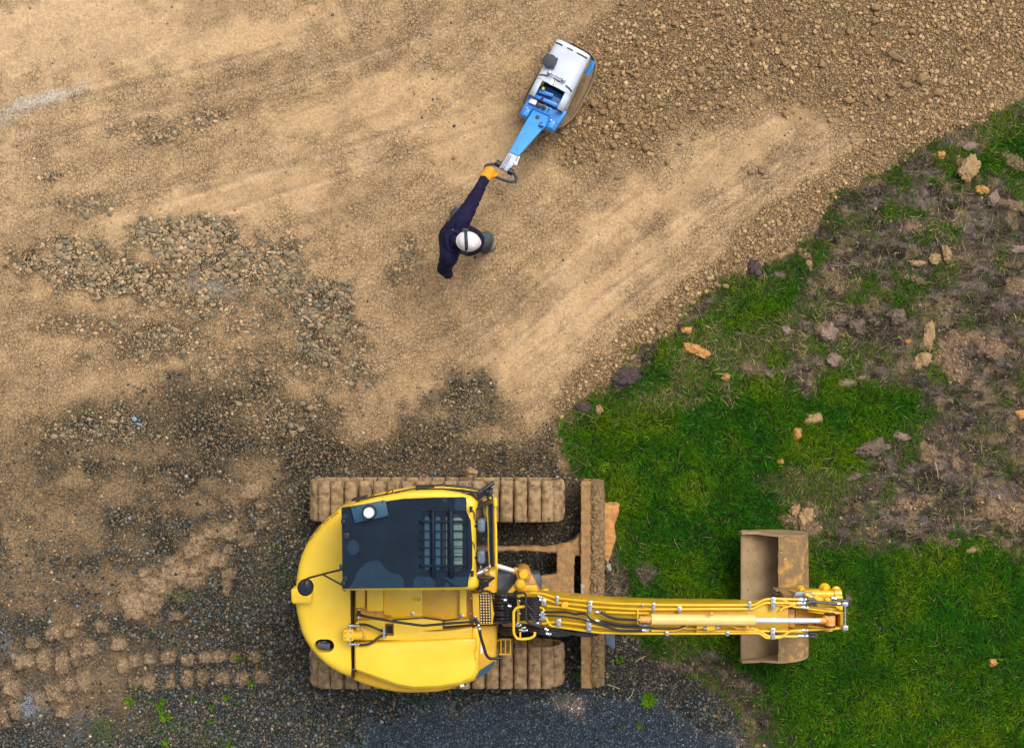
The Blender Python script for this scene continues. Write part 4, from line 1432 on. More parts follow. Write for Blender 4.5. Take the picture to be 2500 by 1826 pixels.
# ---- cab
RIM = [(834, 1239), (868, 1227), (920, 1213), (975, 1203), (1030, 1198), (1080, 1198), (1120, 1204), (1148, 1214), (1160, 1226), (1160, 1240), (1153, 1258), (1155, 1290), (1155, 1330), (1155, 1370), (1155, 1395), (1163, 1415), (1162, 1432), (1150, 1438), (1000, 1440), (836, 1440)]
BOT = [(846, 1243), (872, 1224), (911, 1207), (967, 1194), (1016, 1186), (1079, 1183), (1139, 1188), (1180, 1195), (1204, 1204), (1209, 1220), (1209, 1250), (1210, 1290), (1210, 1330), (1211, 1370), (1212, 1395), (1212, 1412), (1210, 1424), (1190, 1430), (1000, 1430), (846, 1430)]
zt, zb_ = 2.36, .95
rimw = [P(x, y, zt) for x, y in RIM]
botw = [P(x, y, zb_) for x, y in BOT]
nC = len(RIM)
def cab_ring(t, grow=0.0):
    out = []
    cx = sum(p.x for p in rimw) / nC
    cy = sum(p.y for p in rimw) / nC
    for a, b in zip(botw, rimw):
        p = a.lerp(b, t)
        d = Vector((p.x - cx, p.y - cy, 0)).normalized() * grow
        out.append(p + d)
    return out
def ring_loft(mb, rings, cap0=False, cap1=False):
    n = len(rings[0])
    vs = [v for r_ in rings for v in r_]
    fs = []
    for k in range(len(rings) - 1):
        for i in range(n):
            j = (i + 1) % n
            fs.append((k * n + i, k * n + j, (k + 1) * n + j, (k + 1) * n + i))
    if cap0:
        fs.append(tuple(range(n - 1, -1, -1)))
    if cap1:
        fs.append(tuple(range((len(rings) - 1) * n, len(rings) * n)))
    return mb.add(vs, fs)
m = MB()
# low yellow cab wall: outer and inner skin with a top edge
ring_loft(m, [cab_ring(0, .0), cab_ring(.10, .003), cab_ring(.12, -.005), cab_ring(.12, -.035), cab_ring(0, -.035)])
cab = m.build('cab', YEL, ex, smooth=50)
m = MB()
fl = cab_ring(.0, -.04)
m.prism([(p.x, p.y) for p in fl], .93, .97)
m.build('cab_floor', DARKI, cab)
m = MB()
ring_loft(m, [cab_ring(.12, -.02), cab_ring(.90, -.02)])
m.build('cab_glass', GLASS, cab, smooth=30)
m = MB()
for i in (1, 4, 9, 15, 17, 19):
    a, b = cab_ring(.1, -.015)[i], cab_ring(.94, -.02)[i]
    m.tube([a, b], .026, 8)
m.tube([cab_ring(.12, -.01)[i] for i in range(9, 16)], .018, 8)
m.tube([cab_ring(.12, .004)[i] for i in range(4, 10)], .012, 8)
m.pieces('cab_pillar', BLK, cab)
m = MB()
m.tube([P(1208, 1214, 1.12), P(1209, 1235, 1.12)], .024, 8)
m.tube([P(1208.5, 1235, 1.08), P(1211, 1300, 1.06), P(1212.5, 1400, 1.06)], .012, 8)
m.pieces('cab_front_edge', YEL, cab)
m = MB()     # roof rim, rounded
ring_loft(m, [cab_ring(.86, -.03), cab_ring(.87, .0), cab_ring(.93, .008), cab_ring(.97, .0), cab_ring(1.0, -.022), [p + Vector((0, 0, .004)) for p in cab_ring(1.0, -.06)]], cap1=True)
m.build('roof_rim', YEL, cab, smooth=60)
# seat and levers inside
m = MB()
m.ppad([(1030, 1290), (1085, 1290), (1085, 1370), (1030, 1370)], 1.45, .35, .05, 3)
m.ppad([(1020, 1290), (1036, 1290), (1036, 1370), (1020, 1370)], 1.95, .6, .04, 3)
m.pbox(1110, 1270, 1150, 1290, 1.5, .5)
m.pbox(1110, 1370, 1150, 1390, 1.5, .5)
m.build('seat', DARKI, cab, bev=.01)
m = MB()
for a, b in (((1170, 1250), (1172, 1405)), ((1195, 1250), (1195, 1405))):
    m.tube([P(*a, 1.2), P(*b, 1.2)], .012, 8)
m.pbox(1160, 1345, 1205, 1350, 1.0, .05)
m.build('cab_inner_frame', BLK, cab)
# roof panel
rp = MB()
zr = 2.43
rp.ppad([(834, 1240), (870, 1234), (985, 1218), (1060, 1215), (1131, 1214), (1138, 1216), (1139, 1250), (1149, 1272), (1153, 1330), (1153, 1385), (1144, 1412), (1142, 1432), (1126, 1433), (836, 1437)], zr, .055, .006, 2)
roof = rp.build('roof_panel', ROOF, ex, smooth=0)
win_ = MB()
win_.ppad([(1027, 1254), (1033, 1250), (1132, 1251), (1139, 1258), (1141, 1395), (1136, 1403), (1040, 1403), (1030, 1396)], zr + .2, .40, .001, 1)
cut(roof, win_)
def pill(mb, x0, y0, x1, y1, z, h):
    r_ = min(abs(x1 - x0), abs(y1 - y0)) / 2 - .01
    pts = []
    for cx_, cy_, a0 in ((x1 - r_, y1 - r_, 0), (x0 + r_, y1 - r_, 90), (x0 + r_, y0 + r_, 180), (x1 - r_, y0 + r_, 270)):
        for a in range(0, 91, 18):
            pts.append((cx_ + r_ * math.cos(R(a0 + a)), cy_ + r_ * math.sin(R(a0 + a))))
    mb.ppad(pts, z, h, .002, 1)
m = MB()
m.ppad([(1024, 1251), (1032, 1247), (1136, 1248), (1143, 1256), (1144, 1397), (1138, 1406), (1038, 1406), (1027, 1399)], zr - .018, .02, .001, 1)
m.build('skylight_frame', ROOF, roof)
m = MB()
pill(m, 1034, 1259, 1049, 1394, zr - .014, .006)
pill(m, 1060, 1259, 1075, 1394, zr - .014, .006)
pill(m, 1080, 1254, 1131, 1400, zr - .015, .005)
m.pieces('skylight_recess', BLK, roof)
m = MB()
pill(m, 1037, 1262, 1050, 1390, zr - .005, .008)
pill(m, 1063, 1262, 1075, 1390, zr - .005, .008)
m.pieces('skylight_slot', BLUP, roof)
m = MB()
for k in range(7):
    y0 = 1263 + k * 17.6
    y1 = y0 + 17
    if k == 0:
        y0 += 1
    rz_ = [P(1104, y0, zr), P(1128 if k else 1124, y0, zr), P(1129, y0 + 4, zr), P(1129, y1, zr), P(1104, y1, zr)]
    m.pad(rz_, zr - .03, zr + .002, .008, 3)
m.pbox(1089, 1262, 1091.5, 1385, zr - .003, .01)
m.build('skylight_blind', GREEN_PAD, roof)
g = MB()
for x, w in ((1056, .021), (1100, .026)):
    g.tube([P(x, 1247, zr + .005), P(x + .5, 1254, zr + .035), P(x + 2, 1400, zr + .035), P(x + 2.5, 1407, zr + .005)], w, 10)
for k, y in enumerate((1273, 1296, 1317, 1337, 1358, 1381)):
    r_ = .012 if k in (0, 5) else .0065
    g.tube([P(1026, y, zr + .01), P(1028, y, zr + .04), P(1126, y, zr + .04), P(1138, y + (3 if k == 0 else (-3 if k == 5 else 0)), zr + .02)], r_, 8)
g.build('guard_grille', ROOF, roof)
for outline in ([(850, 1436), (864, 1418), (869, 1400), (880, 1386), (893, 1374), (910, 1369), (926, 1369), (935, 1380), (945, 1392), (958, 1399), (974, 1402), (984, 1411), (987, 1424), (986, 1434.5)],
                [(1009, 1433), (1010, 1412), (1018, 1407), (1054, 1408), (1060, 1415), (1063, 1425), (1060, 1432)],
                [(1111, 1216), (1137, 1217), (1137.5, 1246), (1112, 1247), (1109, 1238)],
                [(1081, 1408), (1141, 1408), (1141, 1430), (1118, 1431), (1105, 1424), (1092, 1415)]):
    m = MB()
    m.pprism([(x, y) for x, y in outline], zr + .0015, .003)
    m.build('wet_patch', WETR, roof, smooth=0)
m = MB()
for cx_, cy_, r1, r2 in ((862.5, 1336, 15, 18), (841, 1261, 6, 6), (1086, 1221, 6, 6), (1091, 1427, 6, 6), (843, 1411, 6, 6)):
    c0 = P(cx_, cy_, zr)
    m.prism([(c0.x + mm(r1, zr) * math.cos(t), c0.y + mm(r2, zr) * math.sin(t)) for t in np.linspace(0, 2 * math.pi, 25)[:-1]], zr - .001, zr + .004)
m.pieces('roof_cap', WETR, roof)
m = MB()
m.box(P(838, 1273, zr + .02), (.04, .035, .04))
m.box(P(845, 1308, zr + .005), (.06, .06, .012))
m.box(P(838, 1424, zr + .02), (.04, .05, .04))
m.box(P(833, 1385, zr - .02), (.03, .06, .05))
m.pieces('roof_hinge', BLK, roof, bev=.003)
# beacon on its tilted plate
m = MB()
m.prism([P(x, y, zr + .03) for x, y in ((856, 1237), (940, 1220), (949, 1259), (866, 1276))], zr + .018, zr + .03)
bp_ = m.build('beacon_plate', BLUP, roof, bev=.002)
m = MB()
for q in ((865, 1239), (934, 1225), (870, 1269), (946, 1257)):
    m.bolt(P(q[0], q[1], zr + .03), .009, .008)
m.lathe([(.070, 0), (.072, .02), (.066, .03)], P(902.5, 1249.5, zr + .03), 30)
m.pieces('beacon_base', BLK, bp_)
m = MB()
m.lathe([(.054, .03), (.055, .06), (.053, .09), (.048, .112), (.038, .124), (.02, .130), (.004, .131)], P(902, 1250, zr + .03), 32)
m.build('beacon', BEAC, bp_, smooth=60)
# cab-top rim details: lamp knobs
m = MB()
for x, y in ((1150, 1243), (1153, 1400)):
    m.tube([P(x, y - 7, zr), P(x, y + 7, zr)], .016, 10)
m.pieces('rim_knob', BLK, cab)
# work lamps on the cab front
for yc in (1284, 1361):
    wl_ = MB()
    wl_.ppad([(1165, yc - 12), (1171, yc - 17), (1180, yc - 17), (1184, yc - 12), (1184, yc + 12), (1180, yc + 16), (1170, yc + 16), (1164, yc + 8)], 2.26, .12, .03, 4)
    lm = wl_.build('work_lamp', GREYP, ex)
    m = MB()
    m.tube([P(1173, yc - 19, 2.2), P(1173, yc + 19, 2.2)], .009, 8)
    m.tube(curve([P(1168, yc - 8, 2.2), P(1158, yc - 14, 2.28), P(1158, yc - 30, 2.33), P(1154, yc - 38, 2.38)]), .005, 6)
    m.tube([P(1154, yc, 2.3), P(1168, yc, 2.22)], .014, 8)
    m.build('lamp_bracket', BLK, lm)
# wiper, stickers on the screen
m = MB()
m.tube([P(1163, 1222, 2.2), P(1180, 1200, 2.0), P(1194, 1191, 1.9)], .014, 8)
m.tube([P(1165, 1440, 1.7), P(1178, 1430, 1.72), P(1207, 1409, 1.7)], .014, 8)
m.tube([P(1180, 1428, 1.6), P(1192, 1424, 1.6)], .03, 8)
m.tube([P(1155, 1433, 1.7), P(1185, 1442, 1.6), P(1215, 1452, 1.5)], .009, 8)
m.tube(curve([P(1170, 1446, 1.55), P(1186, 1441, 1.6), P(1198, 1446, 1.6), P(1204, 1462, 1.55), P(1206, 1490, 1.5)]), .007, 8)
m.tube(curve([P(1164, 1418, 2.1), P(1172, 1424, 1.9), P(1178, 1434, 1.8)]), .02, 8)
m.pieces('wiper_arm', BLK, ex)
m = MB()
m.box(P(1187, 1391, 1.7), (.032, .014, .004), R(12))
m.box(P(1196.5, 1382, 1.55), (.012, .026, .004), R(-8))
m.pieces('screen_sticker', WHT, cab)
# mirror on the door side with its tube, and the folded rear mirror
m = MB()
m.tube(fillet([P(868, 1222, 2.3), P(920, 1210, 2.3), P(960, 1203, 2.28), P(1010, 1192, 2.2), P(1060, 1189, 2.1)], .05), .0085, 8)
m.tube(curve([P(937, 1208, 2.3), P(956, 1195, 2.34), P(959, 1202, 2.3)]), .005, 6)
m.tube(curve([P(905, 1212, 2.3), P(908, 1207, 2.32), P(915, 1211, 2.3)]), .005, 6)
m.box(P(971, 1203, 2.3), (.05, .03, .03), .2)
m.box(P(930, 1217, 2.34), (.06, .025, .03), .3)
mi = m.build('mirror_arm', BROWNB, ex)
m = MB()
m.ppad([(855, 1222), (862, 1216), (884, 1212), (894, 1209), (896, 1212), (882, 1219), (862, 1224)], 2.3, .10, .01, 3)
m.build('door_mirror', BLK, ex)
m = MB()
m.tube([P(1176, 1199, 1.98), P(1206, 1177, 1.95)], .022, 10)
m.tube([P(1168, 1217, 2.0), P(1178, 1204, 2.0), P(1194, 1205, 1.9), P(1200, 1190, 1.9)], .022, 8)
m.box(P(1172, 1206, 2.0), (.07, .07, .07), .4)
m.box(P(1196, 1204, 1.9), (.06, .05, .06), .9)
m.build('front_mirror', BLK, ex, bev=.008)
m = MB()
m.tube(fillet([P(834, 1390, 2.38), P(800, 1398, 2.3), P(752, 1411, 2.22), P(744, 1416, 2.2), P(743, 1430, 2.15)], .06), .0105, 8)
m.tube([P(788, 1402, 2.28), P(836, 1428, 2.38)], .0095, 8)
mr_ = m.build('mirror_bracket', BROWNB, ex)
m = MB()
c0 = P(746, 1433, 2.12)
rot = Matrix.Rotation(R(14), 4, 'Y') @ Matrix.Rotation(R(10), 4, 'X')
prof = [(.078, -.02), (.086, 0), (.084, .012), (.06, .026), (.025, .034), (.004, .036)]
mb = MB().lathe(prof, (0, 0, 0), 30)
mb.v = [Vector((v.x * .96, v.y * 1.06, v.z)) for v in mb.v]
mb.v = [c0 + (rot @ v) for v in mb.v]
mb.build('rear_mirror', BLK, mr_, smooth=60)

# ---- boom
def bz_(px_):
    return float(np.interp(px_, [1250, 1330, 1420, 1500, 1600, 1900, 2065], [1.66, 1.80, 1.98, 2.10, 2.18, 2.16, 2.10]))
ST = [(1262, 1453, 1522, .30), (1300, 1452, 1526, .36), (1336, 1454, 1530, .40), (1385, 1458, 1535, .42), (1440, 1464, 1540, .42), (1500, 1469, 1544, .40), (1600, 1472, 1545, .36), (1760, 1473, 1545, .34), (1905, 1475, 1543, .30)]
m = MB()
vs, fs = [], []
for x, y0, y1, h in ST:
    z = bz_(x) - .03
    a, b = P(x, y0 + 2, z), P(x, y1 - 2, z)
    vs += [a, b, b - Vector((0, .0, h)), a - Vector((0, 0, h))]
n = len(ST)
for k in range(n - 1):
    for i in range(4):
        j = (i + 1) % 4
        fs.append((k * 4 + i, k * 4 + j, (k + 1) * 4 + j, (k + 1) * 4 + i))
fs += [(3, 2, 1, 0), tuple((n - 1) * 4 + i for i in range(4))]
m.add(vs, fs)
boom = m.build('boom', YELB, ex, bev=.008)
# forked tip: two cheek plates, end plate, floor
m = MB()
def cheek(y0, y1, yy0, yy1, x0=1895, x1=2058):
    za, zb2 = bz_(x0), bz_(x1)
    a, b, c, d = P(x0, y0, za), P(x0, y1, za), P(x1, yy1, zb2), P(x1, yy0, zb2)
    vs = [a, b, c, d] + [v - Vector((0, 0, .32)) for v in (a, b, c, d)]
    m.add(vs, [(0, 1, 2, 3), (7, 6, 5, 4), (0, 4, 5, 1), (1, 5, 6, 2), (2, 6, 7, 3), (3, 7, 4, 0)])
cheek(1474, 1478, 1495, 1499.5)
cheek(1541, 1545, 1531, 1536)
m.pbox(1880, 1478, 1925, 1541, 2.09, .2)
m.pprism([(1942, 1487), (1990, 1490), (2030, 1500), (2052, 1500), (2052, 1532), (2010, 1530), (1960, 1522), (1942, 1516)], 1.90, .10)
m.pbox(2052, 1493, 2059, 1537, 2.10, .34)
m.tube([P(1972, 1491, 2.08), P(2010, 1497, 2.1), P(2056, 1496, 2.1)], .012, 8)
m.tube([P(1972, 1528, 2.08), P(2010, 1533, 2.1), P(2056, 1533, 2.1)], .012, 8)
m.tube([P(2024, 1488, 2.08), P(2024, 1540, 2.08)], .038, 16)
m.build('boom_fork', YEL2, boom, bev=.004)
m = MB()
m.ppad([(1925, 1486), (1940, 1487), (1941, 1532), (1926, 1531)], 2.05, .18, .006, 2)
m.build('arm_stop', WORN, boom)
# arm cylinder
m = MB()
ya = 1512.5
m.tube([P(1590, ya - .5, 2.30), P(1843, ya + 1, 2.30)], mm(13.5, 2.3), 28)
m.lathe([(0.001, 0), (0.001, .001)], P(1700, ya, 2.3), 6)
arc_ = m.build('arm_cylinder', PEACH, ex, smooth=50)
m = MB()
m.tube([P(1562, ya - .5, 2.30), P(1592, ya - .5, 2.30)], mm(8.5, 2.3), 18)
m.tube([P(1841, ya + 1, 2.3), P(1845, ya + 1, 2.3)], mm(12.3, 2.3), 24)
m.tube([P(2001, ya + 2, 2.27), P(2016, ya + 2, 2.27)], mm(7.5, 2.27), 16)
m.tube([P(2026, 1501, 2.2), P(2026, 1526, 2.2)], .052, 20)
m.tube([P(2012, 1509, 2.24), P(2028, 1509, 2.2)], .03, 12)
m.ppad([(1812, 1520), (1826, 1520), (1830, 1537), (1824, 1537), (1820, 1528)], 2.3, .04, .003, 1)
m.ppad([(1733, 1495), (1741, 1494), (1741, 1502), (1733, 1502)], 2.42, .06, .003, 1)
m.pieces('cylinder_head', M('peeling_cylinder_paint', (0.80, 0.38, 0.08), .45, col2=(0.62, 0.27, 0.06), vs=30, speck=(0.25, 0.14, 0.10), ss=60, st=.64), arc_, bev=.002)
m = MB()
m.tube([P(1843, ya + 1, 2.30), P(2003, ya + 2, 2.27)], mm(6.4, 2.3), 24)
m.build('piston_rod', CHR, arc_, smooth=60)
m = MB()
m.tube([P(2026, 1497, 2.2), P(2026, 1501, 2.2)], .056, 18)
m.tube([P(2026, 1526, 2.2), P(2026, 1531, 2.2)], .056, 18)
m.pieces('pin_seal', BROWNB, arc_)

# rigid yellow pipes on the boom (pixel polylines, a little above the plate)
def bp2(pts, dz=.015):
    return [P(x, y, bz_(x) + dz) for x, y in pts]
PIPES = [
    ([(1297, 1447), (1326, 1449), (1360, 1460), (1440, 1468), (1500, 1473), (1579, 1475), (1602, 1476), (1700, 1477), (1843, 1476.5), (1856, 1468), (1868, 1462.5), (1890, 1461), (1952, 1463)], .0135),
    ([(1326, 1459), (1353, 1470), (1377, 1473), (1420, 1477), (1450, 1481), (1552, 1487), (1605, 1487), (1838, 1486), (1852, 1478), (1868, 1471), (1944, 1472)], .0135),
    ([(1312, 1481), (1326, 1484), (1338, 1520), (1346, 1528), (1420, 1538), (1462, 1544), (1560, 1546), (1700, 1546), (1851, 1545), (1860, 1549), (1870, 1557), (1906, 1556), (1916, 1549), (1928, 1540), (1955, 1538)], .0125),
    ([(1336, 1479), (1380, 1483), (1433, 1491)], .0135),
    ([(1480, 1494), (1530, 1496), (1584, 1497)], .0135),
    ([(1324, 1522), (1360, 1517), (1420, 1524), (1499, 1534), (1586, 1536)], .0135),
    ([(1588, 1526), (1640, 1527), (1656, 1529), (1672, 1534), (1708, 1534)], .0125),
    ([(1590, 1539), (1650, 1539), (1664, 1533), (1682, 1524), (1705, 1522)], .0125),
    ([(1763, 1526), (1785, 1527), (1799, 1534), (1843, 1534), (1856, 1541), (1875, 1553), (1949, 1553)], .0135),
    ([(1700, 1540), (1846, 1540), (1960, 1541)], .0115),
    ([(1905, 1461), (1920, 1467), (1935, 1480), (1944, 1482), (1957, 1482)], .0105),
    ([(1904, 1491), (1912, 1483), (1930, 1479), (1945, 1473)], .0105),
]
for pts, r_ in PIPES:
    m = MB()
    m.tube(fillet(bp2(pts), .035, 4), r_, 10)
    m.build('hydraulic_pipe', YELP, boom)
m = MB()
for q in ((1380, 1472, .02), (1378, 1476, .02)):
    m.box(P(q[0], q[1] + 2, bz_(q[0]) + .02), (.06, .045, .05))
m.box(P(1557, 1506, bz_(1557) + .05), (.014, .15, .02))
m.pieces('pipe_bracket', YELP, boom, bev=.003)
# steel clamps
CL = [(1441, 1466, 1496, 10), (1438, 1508, 1543, 12), (1596, 1471, 1494, 7), (1659, 1480, 1495, 11), (1659, 1491, 1496, 10), (1830, 1468, 1486, 8), (1888, 1458, 1489, 11), (1887, 1533, 1561, 11), (1628, 1541, 1552, 8), (1776, 1541, 1552, 8),
      (1360, 1454, 1476, 7), (1364, 1511, 1530, 12), (1328, 1462, 1478, 12), (1326, 1492, 1514, 12), (1569, 1474, 1482, 5)]
for x, y0, y1, w in CL:
    m = MB()
    z = bz_(x) + .038
    m.ppad([(x - w / 2, y0), (x + w / 2, y0), (x + w / 2, y1), (x - w / 2, y1)], z, .022, .004, 2)
    k = max(1, int((y1 - y0) / 9))
    for i in range(k):
        yy = y0 + (i + .5) * (y1 - y0) / k
        m.bolt(P(x, yy, z), .010, .014)
    m.build('pipe_clamp', STEEL, boom)
# fittings where hoses join the pipes
m = MB()
FT = [(1455, 1494, 1467, 1494), (1454, 1514, 1466, 1516), (1559, 1513, 1582, 1513), (1559, 1526, 1583, 1526), (1567, 1538, 1584, 1539), (1950, 1463, 1968, 1463), (1946, 1472, 1966, 1472), (1957, 1482, 1972, 1483),
      (1957, 1538, 1972, 1538), (1949, 1552, 1972, 1552), (1700, 1520, 1716, 1521), (1716, 1534, 1724, 1534), (1300, 1478, 1312, 1481), (1268, 1466, 1274, 1467), (1268, 1498, 1276, 1498), (1312, 1455, 1322, 1458),
      (1316, 1463, 1325, 1465), (1314, 1500, 1322, 1502), (1305, 1519, 1314, 1521), (1314, 1510, 1320, 1512), (1330, 1534, 1338, 1538), (1333, 1546, 1345, 1548), (1230, 1464, 1237, 1465), (1240, 1478, 1248, 1480)]
for x0, y0, x1_, y1 in FT:
    z = bz_(x0) + .02
    if x0 < 1300:
        z = 1.66
    a, b = P(x0, y0, z), P(x1_, y1, z)
    m.tube([a, b], .0165, 8)
    m.tube([a.lerp(b, .55), a.lerp(b, .85)], .021, 6)
m.pieces('pipe_fitting', STEEL, boom)
m = MB()
m.ppad([(1701, 1519), (1717, 1517), (1745, 1518), (1752, 1522), (1750, 1538), (1726, 1539), (1722, 1534), (1701, 1536)], 2.28, .09, .005, 2)
chk = m.build('check_valve', YELP, boom)
m = MB()
for q in ((1752, 1524), (1752, 1532), (1722, 1533), (1712, 1521), (1745, 1512), (1738, 1511)):
    m.tube([P(q[0] - 3, q[1], 2.29), P(q[0] + 4, q[1], 2.29)], .018, 6)
m.pieces('valve_fitting', STEEL, chk)
# hoses on the boom
HS = [([(1466, 1494), (1474, 1498), (1486, 1505), (1506, 1510), (1535, 1512), (1560, 1513)], .014),
      ([(1466, 1515), (1490, 1520), (1513, 1524), (1540, 1526), (1560, 1526)], .0135),
      ([(1330, 1494), (1380, 1494), (1404, 1499), (1415, 1497), (1428, 1498), (1434, 1503), (1446, 1514), (1473, 1526), (1506, 1537), (1540, 1539), (1568, 1538)], .0125),
      ([(1330, 1502), (1370, 1504), (1400, 1508), (1422, 1512), (1440, 1517), (1470, 1522), (1520, 1530), (1580, 1532), (1625, 1535), (1658, 1533), (1680, 1522), (1700, 1514), (1722, 1509), (1745, 1509)], .0085)]
for pts, r_ in HS:
    m = MB()
    m.tube(curve(bp2(pts, .045), 5), r_, 8)
    m.build('hydraulic_hose', HOSE, boom)
# bunch of hoses from the house to the boom
for k in range(9):
    y0 = 1456 + k * 7.5
    y1 = 1462 + k * 6.2
    m = MB()
    m.tube(curve([P(1206, y0, 1.38), P(1222, y0 + random.uniform(-3, 3), 1.50 + random.uniform(-.05, .1)), P(1240, y0 + 1, 1.52), P(1262, (y0 + y1) / 2, 1.60), P(1290, y1 - 2, 1.76), P(1318, y1, 1.80)], 6), .017, 10)
    m.build('hydraulic_hose', HOSE, boom)
for k, (ya_, yb, zz_) in enumerate(((1530, 1534, 1.5), (1537, 1541, 1.45), (1543, 1548, 1.4))):
    m = MB()
    m.tube(curve([P(1222, 1500 + k * 10, 1.25), P(1219, 1516 + k * 9, 1.25), P(1228, ya_ + 3, 1.3), P(1250, ya_ + 4, 1.4), P(1280, ya_ - 8 + k, 1.6), P(1320, ya_ + 2, 1.78), P(1365, ya_ + 8, 1.84), P(1410, 1549 - k * 2, 1.90), P(1440, 1551 - k * 2, 1.92), P(1462, 1546, 1.95)], 6), .0165, 10)
    m.build('hydraulic_hose', HOSE, boom)
m = MB()
m.tube(fillet([P(1262, 1448, 1.86), P(1284, 1446, 1.9), P(1284, 1512, 1.92), P(1290, 1520, 1.9), P(1322, 1530, 1.86)], .04), .012, 8)
m.tube(fillet([P(1240, 1454, 1.6), P(1272, 1462, 1.75), P(1285, 1474, 1.8), P(1300, 1490, 1.8)], .04), .012, 8)
m.tube(fillet([P(1293, 1470, 1.8), P(1305, 1460, 1.84), P(1316, 1456, 1.84)], .02), .013, 8)
m.tube(fillet([P(1293, 1498, 1.8), P(1302, 1514, 1.84), P(1310, 1519, 1.84)], .02), .013, 8)
m.build('hydraulic_hose', HOSE, boom)
m = MB()
m.box(P(1230, 1478, 1.30), (.20, .30, .3))
m.build('swivel_housing', DARKI, ex, bev=.02)
# yellow guard hoop beside the boom foot
m = MB()
m.tube(fillet([P(1281, 1480, 1.84), P(1262, 1482, 1.84), P(1254, 1492, 1.84), P(1254, 1545, 1.82), P(1261, 1558, 1.82), P(1272, 1560, 1.82), P(1294, 1558, 1.82), P(1305, 1552, 1.82), P(1306, 1543, 1.8)], .07, 6), .0145, 12)
m.tube([P(1270, 1543, 1.75), P(1270, 1557, 1.80)], .010, 8)
m.build('guard_hoop', YELP, ex)
m = MB()
for q in ((1268, 1527, .5), (1278, 1532, .1), (1272, 1538, -.2), (1283, 1539, .2), (1262, 1524, .7)):
    m.box(P(q[0], q[1], 1.7), (.05, .02, .02), q[2])
m.pieces('hose_coupling', STEEL, ex, bev=.004)
# lamp pod under the boom
m = MB()
m.ppad([(1475, 1535), (1501, 1534), (1502, 1582), (1499, 1586), (1489, 1580), (1479, 1570)], 1.1, .22, .015, 3)
m.build('lamp_pod', GREYP, ex)

# ---- arm hanging down to the bucket, and its linkage
yb_w = P(0, 1512, 2.1).y
m = MB()
xa = P(2012, 0, 1.9).x
vs = []
for (xw, z, hx, hy) in ((xa, 1.98, .10, .095), (xa + .06, 1.5, .15, .10), (xa - .02, .95, .10, .10), (xa - .08, .55, .08, .09)):
    vs += [(xw - hx, yb_w - hy, z), (xw + hx, yb_w - hy, z), (xw + hx, yb_w + hy, z), (xw - hx, yb_w + hy, z)]
fs = []
for k in range(3):
    for i in range(4):
        j = (i + 1) % 4
        fs.append((k * 4 + i, k * 4 + j, (k + 1) * 4 + j, (k + 1) * 4 + i))
fs += [(3, 2, 1, 0), (12, 13, 14, 15)]
m.add(vs, fs)
arm = m.build('arm', YEL2, ex, bev=.012)
m = MB()
m.tube([P(1962, 1449, 1.25), P(2052, 1450, 1.25)], .040, 16)
m.tube([P(2036, 1449, 1.25), P(2053, 1449, 1.25)], .052, 16)
m.build('bucket_cylinder', YELP, arm)
m = MB()
m.lathe([(.045, 0), (.045, .05), (.03, .07), (.03, .10), (.02, .11)], P(1953, 1437, 1.0), 14)
m.lathe([(.06, 0), (.06, .05), (.04, .07), (.032, .10)], P(2012, 1435, 1.05), 14)
m.ppad([(1965, 1441), (2030, 1437), (2031, 1443), (1966, 1447)], 1.1, .10, .008, 2)
m.ppad([(2039, 1453), (2058, 1454), (2058, 1490), (2040, 1488)], 1.3, .2, .01, 2)
m.lathe([(.05, 0), (.05, .02), (.03, .03)], P(2041, 1441, 1.15), 18)
m.box(P(1995, 1462, 1.5), (.09, .06, .06), -.5)
m.box(P(2003, 1468, 1.5), (.05, .08, .05), .4)
m.box(P(2020, 1464, 1.5), (.05, .05, .05), .1)
m.tube([P(1965, 1449, 1.5), P(1984, 1459, 1.5)], .022, 10)
m.pieces('bucket_link', YELP, arm, bev=.005)
m = MB()
m.ppad([(1942, 1446), (1950, 1444), (1984, 1447), (1986, 1454), (1976, 1459), (1943, 1459), (1940, 1452)], 1.45, .05, .004, 2)
m.build('coupler_plate', GRYM, arm)
m = MB()
m.ppad([(1908, 1446), (1932, 1448), (1942, 1452), (1944, 1466), (1942, 1485), (1920, 1480), (1914, 1462)], .95, .25, .02, 3)
m.build('quick_coupler', MUDR, arm)
for pts, z in (([(1970, 1463), (1984, 1463), (1990, 1467), (1984, 1472), (1968, 1472)], 1.95), ([(1968, 1473), (1985, 1468), (2040, 1474), (2060, 1475)], 2.0), ([(1972, 1483), (1985, 1483), (1991, 1479), (1988, 1473), (1980, 1470)], 1.95),
               ([(2030, 1463), (2055, 1465), (2066, 1468), (2068, 1474)], 1.98), ([(1935, 1457), (1955, 1459), (1975, 1464), (1988, 1470)], 1.7), ([(1972, 1538), (1980, 1540), (1992, 1536), (2010, 1535)], 1.9), ([(1970, 1552), (1985, 1553), (1993, 1550), (1990, 1546), (1976, 1544)], 1.95)):
    m = MB()
    m.tube(curve([P(x, y, z) for x, y in pts], 6), .0165, 10)
    m.build('hydraulic_hose', GHOSE, arm)
m = MB()
m.ppad([(2056, 1470), (2071, 1470), (2071, 1480), (2056, 1480)], 2.16, .07, .004, 2)
m.ppad([(2058, 1527), (2071, 1527), (2071, 1539), (2058, 1539)], 2.16, .07, .004, 2)
m.tube([P(2063.5, 1479, 2.15), P(2063.5, 1528, 2.15)], .0095, 8)
m.tube([P(2030, 1459, 1.98), P(2042, 1461, 1.98)], .017, 8)
m.tube([P(2044, 1474, 2.0), P(2056, 1475, 2.0)], .017, 8)
m.pieces('tip_bracket', STEEL, boom)

